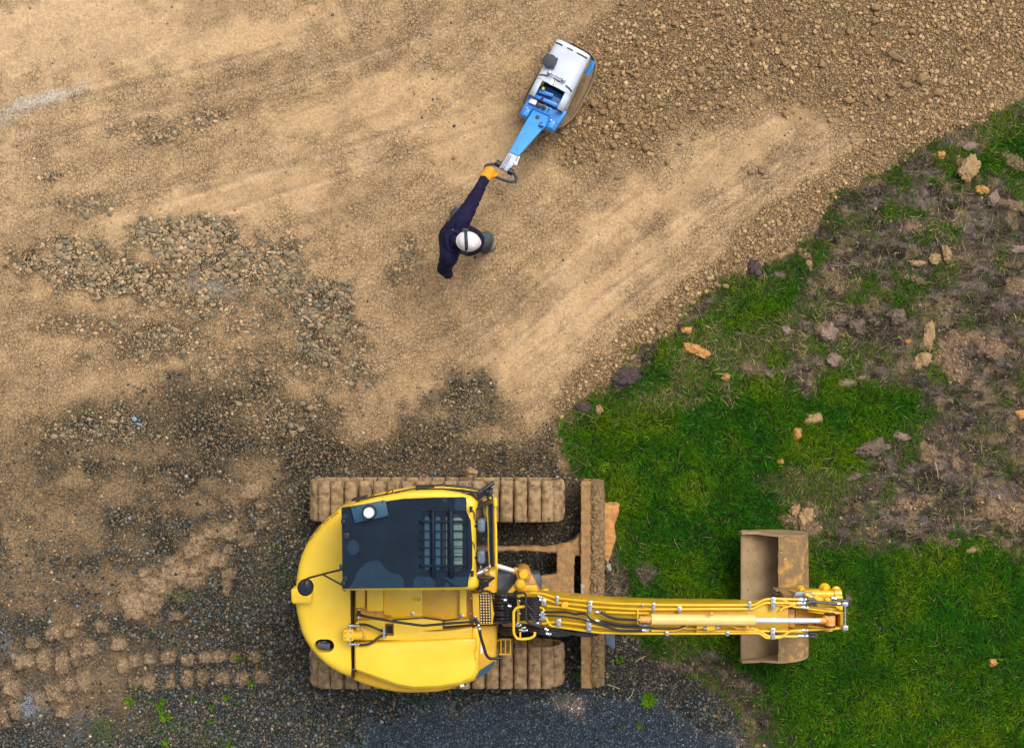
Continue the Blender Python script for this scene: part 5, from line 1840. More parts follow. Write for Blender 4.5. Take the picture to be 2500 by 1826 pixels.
# ---- bucket
xs = lambda p, z: P(p, 0, z).x
inner = [(1812, .47), (1835, .42), (1860, .365), (1885, .315), (1910, .28), (1932, .28), (1948, .33), (1953, .42), (1946, .52), (1932, .59), (1915, .63), (1901, .63)]
outer = [(1900, .66), (1918, .665), (1942, .63), (1962, .55), (1973, .43), (1974, .28), (1962, .15), (1940, .09), (1912, .08), (1885, .13), (1860, .20), (1835, .30), (1809, .43)]
yT, yB = P(0, 1296, .45).y, P(0, 1613, .45).y
ycB = (yT + yB) / 2
halfw = (yT - yB) / 2
def bucket_ring(f):
    out = []
    for x, z in inner + outer:
        w = halfw * (1 - .055 * np.clip((x - 1812) / 160, 0, 1))
        out.append(Vector((xs(x, z), ycB + f * w, z)))
    return out
m = MB()
rings = []
for k in range(29):
    f = -1 + 2 * k / 28
    rg = bucket_ring(f)
    rings.append([v if i_ < len(inner) else v + Vector((mnoise.noise(v * 6) * .014 + mnoise.noise(v * 17) * .006, 0, mnoise.noise(v * 5 + Vector((3, 3, 3))) * .010)) for i_, v in enumerate(rg)])
ring_loft(m, rings, True, True)
bk = m.build('bucket', BUCKO, ex, smooth=45)
def inner_panel(mb, off):
    rr_ = []
    pts = inner
    for k in range(29):
        f = (-1 + 2 * k / 28) * .985
        row = []
        for i, (x, z) in enumerate(pts):
            w = halfw * (1 - .055 * np.clip((x - 1812) / 160, 0, 1))
            ax, az = pts[max(i - 1, 0)]
            bx_, bz2 = pts[min(i + 1, len(pts) - 1)]
            t = Vector((xs(bx_, bz2) - xs(ax, az), bz2 - az)).normalized()
            row.append(Vector((xs(x, z) - t.y * off, ycB + f * w, z + t.x * off)))
        rr_.append(row)
    vs = [v for r_ in rr_ for v in r_]
    n = len(pts)
    fs = [(k * n + i, k * n + i + 1, (k + 1) * n + i + 1, (k + 1) * n + i) for k in range(28) for i in range(n - 1)]
    return mb.add(vs, fs)
m = inner_panel(MB(), .004)
m.build('bucket_lining', BUCK, bk, smooth=60)
m = MB()      # closed side cheeks
for s_ in (1, -1):
    rg = bucket_ring(s_)
    side = [Vector((xs(x, z), 0, z)) for x, z in outer]
    # cheek reaches from the lip straight to the back edge
    pts = [(p.x, p.z) for p in side]
    vs = []
    for (x, z) in pts:
        wx = (x - xs(1812, .45)) / mm(160, .4)
        y = ycB + s_ * halfw * (1 - .055 * np.clip(wx, 0, 1))
        vs.append(Vector((x, y - s_ * .022, z)))
    for (x, z) in pts:
        wx = (x - xs(1812, .45)) / mm(160, .4)
        y = ycB + s_ * halfw * (1 - .055 * np.clip(wx, 0, 1))
        vs.append(Vector((x, y + s_ * .004, z)))
    n = len(pts)
    m.add(vs, [tuple(range(n)), tuple(range(2 * n - 1, n - 1, -1))] + [(i, (i + 1) % n, n + (i + 1) % n, n + i) for i in range(n)])
m.pieces('bucket_cheek', BUCK, bk, smooth=30)
m = MB()      # lip plate
a, b = P(1808, 1293, .46), P(1828, 1615, .46)
m.box(((a.x + b.x) / 2 - .005, ycB, .448), (.085, 2 * halfw + .02, .026), mat=Matrix.Rotation(R(22), 3, 'Y'))
for s_ in (1, -1):
    m.box((a.x + .10, ycB + s_ * (halfw - .012), .50), (.22, .03, .10), mat=Matrix.Rotation(R(8), 3, 'Y'))
m.build('cutting_edge', BUCK, bk, bev=.004)
m = MB()
for yy in (1309, 1341, 1373.5, 1406, 1437.5, 1567):
    m.lathe([(.020, 0), (.020, .010), (.012, .014), (.011, .028)], P(1826, yy, .43), 12)
m.pieces('bolt', BUCK, bk)
m = MB()      # hinge ears of the bucket
for yy in (1440, 1448):
    m.ppad([(1893, yy), (1925, yy - 2), (1960, yy - 1), (1975, yy + 2), (1960, yy + 5), (1895, yy + 5)], .80, .2, .01, 2)
m.pieces('bucket_ear', BUCKO, bk)

# ================================================================== COMPACTOR
cp = thing('plate_compactor', 'pale grey and blue walk-behind compactor with long blue handle, standing on the rubble edge', 'compactor', tuple(P(1345, 220, 0)))
# base plate with turned-up rims
m = MB()
BP = [(1346, 128), (1368, 104), (1400, 110), (1438, 132), (1450, 146), (1455, 164), (1450, 190), (1436, 224), (1413, 267), (1395, 293), (1374, 310), (1348, 317), (1322, 318), (1296, 300), (1277, 272), (1276, 250), (1290, 222), (1318, 172)]
zb0 = .12
bpw = [P(x, y, zb0) for x, y in BP]
m.pad(bpw, .05, .15, .02, 3)
base = m.build('base_plate', DUST, cp)
m = MB()
m.tube([p + Vector((0, 0, .06)) for p in bpw], .012, 8, closed=True)
vs = [Vector((p.x, p.y, .13)) for p in bpw] + [Vector((p.x, p.y, .19)) for p in bpw]
n = len(bpw)
m.add(vs, [(i, (i + 1) % n, n + (i + 1) % n, n + i) for i in range(n)])
m.build('rim', DUST, base)
m = MB()
m.pprism([(1430, 175), (1438, 179), (1420, 222), (1396, 276), (1388, 280), (1384, 274), (1408, 226)], .162, .03)
m.build('dark_recess', MUDD, base)
m = MB()
m.pprism([(1312, 240), (1360, 130), (1420, 160), (1375, 262)], .55, .42)
m.build('engine_block', DARKI, cp, bev=.02)
# hood: arched cross-section swept along its length
zh = .80
A0, A1 = P(1358, 95, zh), P(1442, 138, zh)       # front corners
B0, B1 = P(1291, 226, zh), P(1376, 270, zh)       # rear corners
def hood_ring(t, inset=0.0, drop=0.0, n=22):
    a, b = A0.lerp(B0, t), A1.lerp(B1, t)
    c = (a + b) / 2
    u = (b - a)
    w = u.length / 2 - inset
    u.normalize()
    pts = []
    side = .22
    r_ = .075
    prof = [(-w, -side), (-w, -r_)]
    for k in range(1, 7):
        th = math.pi - k * math.pi / 14
        prof.append((-w + r_ + r_ * math.cos(th), -r_ + r_ * math.sin(th)))
    for k in range(0, 7):
        s_ = -1 + 2 * k / 6
        prof.append(((w - r_) * s_, .010 * (1 - s_ * s_)))
    for k in range(1, 7):
        th = math.pi / 2 - k * math.pi / 14
        prof.append((w - r_ + r_ * math.cos(th), -r_ + r_ * math.sin(th)))
    prof += [(w, -r_), (w, -side)]
    for s_, z in prof:
        pts.append(c + u * s_ + Vector((0, 0, z - drop)))
    return pts
def open_loft(mb, rings):
    n = len(rings[0])
    vs = [v for r_ in rings for v in r_]
    fs = [(k * n + i, k * n + i + 1, (k + 1) * n + i + 1, (k + 1) * n + i) for k in range(len(rings) - 1) for i in range(n - 1)]
    return mb.add(vs, fs)
m = MB()
open_loft(m, [hood_ring(-.03, .02, .03), hood_ring(-.015, .004, .006), hood_ring(0), hood_ring(.05), hood_ring(.3), hood_ring(.6), hood_ring(.72), hood_ring(.72, .018, .02)])
# side arms running back round the open rear
for s_ in (0, 1):
    fr_, bk_ = hood_ring(.71), hood_ring(1.02)
    sel = list(range(0, 9)) if s_ == 0 else list(range(len(fr_) - 9, len(fr_)))
    r1, r2, r3 = [fr_[i] for i in sel], [hood_ring(.88)[i] for i in sel], [bk_[i] for i in sel]
    inn = [p.copy() for p in r3]
    nn = len(sel)
    b0 = len(m.v)
    m.add(r1 + r2 + r3, [(k * nn + i, k * nn + i + 1, (k + 1) * nn + i + 1, (k + 1) * nn + i) for k in range(2) for i in range(nn - 1)])
hood = m.build('hood', PALE, cp, smooth=60)
sm_ = hood.modifiers.new('t', 'SOLIDIFY')
sm_.thickness = .006
bpy.context.view_layer.update()
applied(hood)
# front end wall
m = MB()
fr_ = hood_ring(-.02, .012, .02)
m.add(fr_, [tuple(range(len(fr_)))])
m.build('hood_front', PALE, cp)
# air slots across the hood
def hp(s_, t, dz=0.0):
    a, b = A0.lerp(B0, t), A1.lerp(B1, t)
    c = (a + b) / 2
    w = (b - a).length / 2
    q = c + (b - a) * (s_ / 2)
    e = max(0, abs(s_) * w - (w - .075))
    z = .010 * (1 - s_ * s_) - (.075 - math.sqrt(max(0, .075 ** 2 - e * e)))
    q.z += z + dz
    return q
m = MB()
for t, rows in ((.055, ((-.93, -.55), (-.28, .06), (.28, .88))), (.615, ((-.93, -.52), (-.20, .18), (.52, .93)))):
    for s0, s1 in rows:
        pts = [hp(s0 + (s1 - s0) * k / 6, t + (.05 * abs(s0 + (s1 - s0) * k / 6) ** 3 if t > .5 else 0), .001) for k in range(7)]
        m.tube(pts, .0075, 6)
m.pieces('air_slot', BROWNB, hood)
m = MB()
cx_ = P(1342, 151, zh + .02)
m.lathe([(.030, -.03), (.033, .0), (.074, .004), (.080, .014), (.074, .024), (.04, .032)], cx_, 22)
for a in (.3, 1.9, 3.3, 5.2):
    m.box(cx_ + Vector((math.cos(a) * .078, math.sin(a) * .078, .012)), (.03, .03, .02), a)
m.build('exhaust_cap', RUB, hood, bev=.002)
m = MB()
a, b = P(1342, 178, zh + .05), P(1376, 196, zh + .05)
m.tube([a, b], .010, 8)
for q in (a, b):
    m.lathe([(.026, -.045), (.026, -.02), (.018, .0), (.020, .01), (.012, .015)], q, 12)
m.build('lifting_eye', STEEL, hood)
m = MB()
m.box(P(1350, 201, zh + .013), (.055, .075, .003), R(-25))
pl = m.build('sticker', WHT, hood)
m = MB()
for dx, dy in ((4, -2), (1, 6)):
    m.box(P(1350 + dx, 201 + dy, zh + .016), (.012, .014, .003), R(-25))
m.build('sticker_print', BLK, pl)
m = MB()
m.tube([P(1448, 150, .50), P(1444, 163, .48), P(1432, 182, .45)], .030, 8)
m.v, m.f = m.v, m.f
m.build('side_guard', LBLUE, cp)
m = MB()
m.tube([P(1424, 172, .60), P(1398, 228, .56), P(1380, 268, .54)], .020, 8)
m.build('side_rail', GRYM, cp)
# blue engine bay at the rear
m = MB()
m.pprism([(1300, 226), (1310, 206), (1340, 214), (1380, 236), (1378, 268), (1366, 275)], .62, .12)
m.pprism([(1306, 230), (1372, 258), (1367, 266), (1303, 238)], .70, .05)
m.pprism([(1318, 218), (1352, 230), (1349, 238), (1314, 227)], .70, .05)
bay = m.build('engine_bay', BLUE, cp, bev=.006)
m = MB()
m.lathe([(.022, 0), (.022, .02), (.014, .035)], P(1326, 218, .70), 10)
m.build('filler_cap', LBY, bay)
m = MB()
m.box(P(1301, 249, .715), (.085, .055, .02), R(-25))
m.build('hour_meter', WHT, bay, bev=.012)
m = MB()
m.box(P(1315, 257, .71), (.06, .045, .02), R(-25))
m.box(P(1328, 262, .71), (.045, .045, .03), R(20))
m.box(P(1322, 243, .70), (.02, .03, .02), R(20))
for q in ((1340, 268), (1352, 262), (1325, 240)):
    m.bolt(P(*q, .71), .012, .012)
m.pieces('switch', BLK, bay, bev=.003)
# rear yoke
m = MB()
m.pprism([(1293, 231), (1301, 234), (1298, 244), (1372, 275), (1376, 268), (1385, 274), (1353, 320), (1345, 318), (1331, 311), (1341, 284), (1300, 266), (1287, 286), (1272, 280), (1269, 277)], .68, .22)
yoke = m.build('yoke', BLUE, cp, bev=.012, seg=3)
m = MB()
m.ppad([(1283, 262), (1298, 268), (1286, 288), (1271, 281)], .72, .15, .03, 4)
m.ppad([(1345, 290), (1361, 297), (1350, 318), (1332, 311)], .72, .15, .03, 4)
m.pieces('buffer', LBLUE, yoke)
m = MB()
for q in ((1287, 265, .72), (1346, 294, .72), (1300, 233, .72), (1364, 268, .72)):
    m.bolt(P(*q), .011, .012)
m.pieces('bolt', STEEL, yoke)
# handle shaft: tapers and rises towards the grip
m = MB()
def shaft(quads):
    vs = []
    for (l, r_, z, h) in quads:
        a, b = P(*l, z), P(*r_, z)
        vs += [a, b, b - Vector((0, 0, h)), a - Vector((0, 0, h))]
    n = len(quads)
    fs = []
    for k in range(n - 1):
        for i in range(4):
            j = (i + 1) % 4
            fs.append((k * 4 + i, k * 4 + j, (k + 1) * 4 + j, (k + 1) * 4 + i))
    fs += [(3, 2, 1, 0), tuple((n - 1) * 4 + i for i in range(4))]
    return vs, fs
m.add(*shaft([((1302, 266), (1341, 284), .66, .08), ((1288, 290), (1333, 308), .72, .09), ((1281, 302), (1322, 318), .78, .09), ((1243, 371), (1266, 381), 1.00, .08)]))
sh_ = m.build('handle_shaft', LBLUE, cp, bev=.010, seg=3)
m = MB()
m.lathe([(.024, 0), (.022, .004)], P(1312, 287, .705), 18)
m.box(P(1322, 305, .76), (.03, .05, .05), .4)
m.pieces('shaft_bushing', BLK, sh_)
m = MB()
m.bolt(P(1283, 326, .845), .009, .008)
m.bolt(P(1263, 364, .965), .009, .008)
m.tube([P(1318, 304, .79), P(1329, 308, .79)], .014, 8)
m.pieces('rivet', LBLUE, sh_)
m = MB()
m.add(*shaft([((1243, 372), (1266, 382), 1.005, .07), ((1230, 392), (1255, 402), 1.03, .07), ((1218, 410), (1238, 420), 1.04, .07)]))
m.tube([P(1246, 380, 1.02), P(1227, 412, 1.05)], .016, 8)
hd = m.build('handle_head', GRYM, cp, bev=.012, seg=3)
m = MB()
m.tube([P(1268, 382, 1.03), P(1262, 396, 1.03)], .010, 8)
m.lathe([(.022, -.02), (.026, 0), (.018, .02)], P(1259, 400, 1.03), 12)
m.build('throttle_lever', WHT, hd)
m = MB()
m.tube([P(1210, 397, 1.03), P(1221, 404, 1.03)], .037, 16)
m.tube([P(1241, 417, 1.03), P(1252, 423, 1.03)], .037, 16)
m.pieces('rubber_mount', BLK, hd)
m = MB()
HB = [(1213, 402), (1202, 401), (1189, 403), (1184, 409), (1186, 417), (1196, 426), (1212, 433), (1232, 441), (1247, 445), (1258, 444), (1261, 437), (1257, 427), (1250, 419)]
m.tube(fillet([P(x, y, 1.03) for x, y in HB], .03, 4), .0165, 12)
m.build('handlebar', RUB, hd)

# ================================================================== PERSON
def body_mesh(name, chains, mat, parent=None, vox=.011, smooth=6, extra=None, fold=0.0, fs=16.0):
    """one continuous skin over tapering limbs"""
    bm = bmesh.new()
    def ball(c, r_, sc=(1, 1, 1), rot=None):
        mt = Matrix.Translation(c) @ ((rot or Matrix.Identity(3)).to_4x4()) @ Matrix.Diagonal((*[r_ * k for k in sc], 1))
        bmesh.ops.create_icosphere(bm, subdivisions=3, radius=1, matrix=mt)
    for ch in chains:
        for (a, ra), (b, rb) in zip(ch[:-1], ch[1:]):
            a, b = Vector(a), Vector(b)
            d = b - a
            q = d.to_track_quat('Z', 'Y').to_matrix().to_4x4()
            mt = Matrix.Translation((a + b) / 2) @ q
            bmesh.ops.create_cone(bm, cap_ends=True, segments=20, radius1=ra, radius2=rb, depth=d.length, matrix=mt)
        for (a, ra) in ch:
            ball(a, ra)
    for e in (extra or []):
        ball(*e)
    me = bpy.data.meshes.new(name)
    bm.to_mesh(me)
    bm.free()
    o = bpy.data.objects.new(name, me)
    link(o)
    r_ = o.modifiers.new('r', 'REMESH')
    r_.mode = 'VOXEL'
    r_.voxel_size = vox
    s_ = o.modifiers.new('s', 'SMOOTH')
    s_.iterations = smooth
    s_.factor = .5
    bpy.context.view_layer.update()
    applied(o)
    if fold:
        push(o.data, lambda c: (mnoise.noise(c * fs) * .6 + mnoise.noise(Vector((c.x * 9, c.y * 34, c.z * 14))) * .5) * fold)
    for p in o.data.polygons:
        p.use_smooth = True
    o.data.materials.clear()
    o.data.materials.append(mat)
    if parent is not None:
        o.parent = parent
    return o

hip = P(1146, 590, .93)
lsh, rsh = P(1126, 540, 1.40), P(1096, 626, 1.42)
lel, lwr = P(1161, 480, 1.20), P(1184, 434, 1.08)
rel, rwr = P(1084, 655, 1.18), P(1094, 669, 1.00)
head = P(1139, 590, 1.64)
neck = P(1112, 590, 1.50)
chest = P(1103, 583, 1.28)
bell = P(1128, 585, 1.08)
lhip, rhip = P(1132, 578, .92), P(1145, 600, .92)
rkn, ran = P(1188, 583, .56), P(1184, 606, .12)
lkn, lan = P(1130, 556, .50), P(1114, 522, .12)
rto, lto = P(1203, 603, .05), P(1118, 508, .05)
lhd = P(1196, 425, 1.05)
fdir = (Vector((1, -.12, 0))).normalized()          # the way the person faces
rot_h = Matrix.Rotation(math.atan2(fdir.y, fdir.x), 3, 'Z') @ Matrix.Rotation(R(22), 3, 'Y')
# hand fingers: knuckles outwards
def hand_chains(wr, pd, side, up, grip=None, L=.085, curl=.5, r_=.0095):
    """palm + five unequal bent fingers; pd = palm direction, side = thumb side"""
    pd, side, up = Vector(pd).normalized(), Vector(side).normalized(), Vector(up).normalized()
    out = []
    pc = wr + pd * L * .55
    for k in range(4):
        s_ = (1.5 - k) / 1.5
        root = wr + pd * L + side * s_ * .030
        ln = (.072, .080, .075, .058)[k]
        a = root
        out.append([(wr + side * s_ * .016 + pd * .01, .017), (root, r_ * 1.25)])
        pts = [(a, r_ * 1.15)]
        dirn = pd.copy()
        for j, fr in enumerate((.45, .32, .23)):
            ax = dirn.cross(up).normalized()
            dirn = Matrix.Rotation(-curl * (1.0 if j else .7), 3, ax) @ dirn
            a = a + dirn * ln * fr
            pts.append((a, r_ * (1.05 - .12 * j)))
        out.append(pts)
    th = wr + pd * .025 + side * .022
    out.append([(th, .014), (th + pd * .028 + side * .026 - up * .006, .0115), (th + pd * .056 + side * .034 - up * .020, .0095)])
    return out
lhand = hand_chains(lwr + (lhd - lwr) * .35, lhd - lwr, Vector((.9, -.5, 0)), Vector((0, 0, 1)), curl=1.05)
rhand = hand_chains(rwr + (P(1110, 684, .86) - rwr).normalized() * .02, P(1110, 684, .86) - rwr, Vector((.6, .5, .3)), Vector((-.5, -.6, .5)), curl=.35)
bodych = [
    [(hip, .125), (bell, .125), (chest, .135), (chest.lerp(neck, .6), .10), (neck, .058), (head - Vector((0, 0, .08)), .055)],
    [(chest + Vector((0, 0, .1)), .10), (lsh, .065), (lel, .045), (lwr, .030)],
    [(chest + Vector((0, 0, .1)), .10), (rsh, .065), (rel, .045), (rwr, .028)],
    [(lhip, .095), (lkn, .06), (lan, .042), (lan - Vector((0, 0, .05)), .045)],
    [(rhip, .095), (rkn, .06), (ran, .042), (ran - Vector((0, 0, .05)), .045)],
    [(lan - Vector((0, 0, .07)), .042), (lto, .036)], [(ran - Vector((0, 0, .07)), .042), (rto, .036)],
] + lhand + rhand
hc = head
ex_h = [(hc, .098, (1.0, .82, 1.12), rot_h), (hc + rot_h @ Vector((.045, 0, -.06)), .062, (.9, .8, .9), rot_h),
        (hc + rot_h @ Vector((.103, 0, -.035)), .017, (1.1, .8, 1.3), rot_h), (hc + rot_h @ Vector((.09, 0, -.085)), .018, (.8, 1.5, .5), rot_h),
        (hc + rot_h @ Vector((-.005, .082, -.035)), .022, (.9, .4, 1.3), rot_h), (hc + rot_h @ Vector((-.005, -.082, -.035)), .022, (.9, .4, 1.3), rot_h),
        (hc + rot_h @ Vector((.088, 0, .0)), .02, (.6, 1.9, .5), rot_h)]
person = body_mesh('person', bodych, SKIN, None, vox=.0072, smooth=3, extra=ex_h)
tag(person, 'person in navy pullover, grey trousers and white hard hat, one orange-gloved hand on the handlebar', 'person')
ORIGIN[person.name] = Vector((0, 0, 0))
def eyes():
    m = MB()
    for s_ in (1, -1):
        c = hc + rot_h @ Vector((.088, .032 * s_, -.022))
        m.lathe([(.004, -.008), (.011, -.003), (.012, 0), (.010, .005), (.004, .008)], c, 12)
    m.pieces('eye', WHT, person)
eyes()
fold_j = lambda a, b, k: a.lerp(b, k)
jack = body_mesh('pullover', [
    [(hip + Vector((.01, 0, .02)), .158), (bell + Vector((.02, 0, 0)), .16), (chest + Vector((.02, 0, 0)), .166), (chest.lerp(neck, .55), .128), (neck - Vector((0, 0, .02)), .080)],
    [(chest + Vector((0, .03, .05)), .135), (lsh, .102), (lsh.lerp(lel, .5), .082), (lel, .070), (lel.lerp(lwr, .5), .060), (lwr.lerp(lhd, .12), .052)],
    [(chest + Vector((0, -.03, .06)), .135), (rsh, .102), (rsh.lerp(rel, .5), .084), (rel, .072), (rwr, .054)],
    [(lsh, .095), (chest.lerp(neck, .3), .13), (rsh, .10)],
], NAVY, person, vox=.010, smooth=2, fold=.016)
trou = body_mesh('trousers', [
    [(hip, .148), (lhip, .118), (lhip.lerp(lkn, .5), .098), (lkn, .088), (lkn.lerp(lan, .6), .075), (lan + Vector((0, 0, .02)), .070)],
    [(hip, .148), (rhip, .120), (rhip.lerp(rkn, .5), .098), (rkn, .084), (rkn.lerp(ran, .6), .078), (ran + Vector((0, 0, .02)), .072)],
], TROU, person, vox=.011, smooth=4, fold=.009)
for an, to in ((lan, lto), (ran, rto)):
    d = (to - an)
    d.z = 0
    body_mesh('boot', [[(an - Vector((0, 0, .02)), .056), (an - Vector((0, 0, .06)), .058)], [(Vector((an.x, an.y, .055)) - d * .25, .052), (Vector((an.x, an.y, .055)) + d * .5, .052), (Vector((to.x, to.y, .045)), .044)]], BOOT, person, vox=.009, smooth=3)
body_mesh('glove', [[(lwr.lerp(lhd, .05), .060), (lwr.lerp(lhd, .4), .060)]] + [[(a, r_ + .0085) for a, r_ in c] for c in lhand] + [[(lwr.lerp(lhd, .5), .060), (lhd + Vector((-.01, .02, 0)), .064)]], GLOV, person, vox=.0065, smooth=2, fold=.003, fs=40)
# hat: shell, brim, strap, ear muffs
hm = MB()
prof = []
nseg, nr = 40, 12
vs, fs = [], []
for j in range(nr + 1):
    a = j / nr * math.pi / 2
    for k in range(nseg):
        t = 2 * math.pi * k / nseg
        rr_ = math.cos(a) ** .82
        vs.append(Vector((.133 * rr_ * math.cos(t) + (.004 if math.cos(t) > 0 else 0), .108 * rr_ * math.sin(t), .115 * math.sin(a))) * 1.0)
for j in range(nr):
    for k in range(nseg):
        l = (k + 1) % nseg
        fs.append((j * nseg + k, j * nseg + l, (j + 1) * nseg + l, (j + 1) * nseg + k))
b0 = len(vs)
for k in range(nseg):
    t = 2 * math.pi * k / nseg
    e = 1.05 + .16 * max(0, math.cos(t)) ** 3
    vs.append(Vector((.133 * e * math.cos(t), .108 * 1.05 * math.sin(t), -.004 - .012 * max(0, math.cos(t)))))
for k in range(nseg):
    l = (k + 1) % nseg
    fs.append((b0 + k, b0 + l, l, k))
HR = Matrix.Rotation(R(3), 3, 'Z') @ rot_h
hatc = hc + rot_h @ Vector((0.005, 0, .035))
hm.add([hatc + HR @ (v * .94) for v in vs], fs)
hat = hm.build('hard_hat', HATM, person, smooth=70)
m = MB()
def on_shell(x, y, g=1.02):
    r2 = min(.999, math.sqrt((x / .133) ** 2 + (y / .108) ** 2))
    a = math.acos(min(1, r2 ** (1 / .82)))
    return Vector((x, y, .115 * math.sin(a))) * g
pts0, pts1 = [], []
for k in range(21):
    y = -.104 + .208 * k / 20
    x = -.060 - .012 * (y / .1) + .02 * (y / .1) ** 2 * 0
    f_ = math.sqrt(max(0, 1 - (y / .108) ** 2))
    pts0.append(on_shell((x - .017) * (.35 + .65 * f_), y, 1.025))
    pts1.append(on_shell((x + .017) * (.35 + .65 * f_), y, 1.025))
n = len(pts0)
m.add([hatc + HR @ (v * .94) for v in pts0 + pts1], [(i, i + 1, n + i + 1, n + i) for i in range(n - 1)])
strap = m.build('head_strap', BAND, hat, smooth=70)
sm_ = strap.modifiers.new('t', 'SOLIDIFY')
sm_.thickness = .006
sm_.offset = 1
bpy.context.view_layer.update()
applied(strap)
for s_ in (1, -1):
    m = MB()
    m.lathe([(.03, -.018), (.036, -.008), (.036, .008), (.026, .020)], (0, 0, 0), 18)
    rr_ = Matrix.Rotation(R(90), 3, 'X')
    c = hc + rot_h @ Vector((-.035 if s_ > 0 else .0, .112 * s_, .02 if s_ > 0 else -.03))
    m.v = [c + rot_h @ (rr_ @ v) for v in m.v]
    m.build('ear_muff', TROU if s_ > 0 else BLK, hat)
body_mesh('hair', [[(hc + rot_h @ Vector((-.05, 0, -.02)), .070), (hc + rot_h @ Vector((-.065, 0, -.055)), .055)]], HAIR, person, vox=.01, smooth=2)
m = MB()
m.tube(curve([neck + Vector((.07, .05, 0)), neck + Vector((-.01, .10, .015)), neck + Vector((-.09, .02, .02)), neck + Vector((-.06, -.09, .01)), neck + Vector((.05, -.08, -.01))], 6), .024, 10)
m.build('collar', NAVY, jack)

# ================================================================== CLODS, STONES, WEEDS
def lump_mesh(name, seed, sx, sy, sz, mat, jag=.25, sub_=4):
    bm = bmesh.new()
    bmesh.ops.create_icosphere(bm, subdivisions=sub_, radius=1)
    r_ = random.Random(seed)
    planes = []
    for k in range(8):
        d = Vector((r_.gauss(0, 1), r_.gauss(0, 1), r_.gauss(0, 1))).normalized()
        planes.append((d, r_.uniform(.6, .92)))
    for v in bm.verts:
        p = v.co.copy()
        for d, lim in planes:
            t = p.dot(d)
            if t > lim:
                p -= d * (t - lim) * .9
        o_ = Vector((seed * 3.7, 0, 0))
        p *= 1 + jag * mnoise.noise(p * 1.6 + o_) + jag * .55 * mnoise.noise(p * 4.5 + o_) + (jag * .3 + .03) * mnoise.noise(p * 11 + o_) + (jag * .16 + .025) * mnoise.noise(p * 26 + o_)
        v.co = Vector((p.x * sx, p.y * sy, p.z * sz))
    for f in bm.faces:
        f.smooth = True
    me = bpy.data.meshes.new(name)
    bm.to_mesh(me)
    bm.free()
    me.materials.append(mat)
    return me

def gz1(x, y):
    return float(ground_z(np.array([float(x)]), np.array([float(y)]))[0])

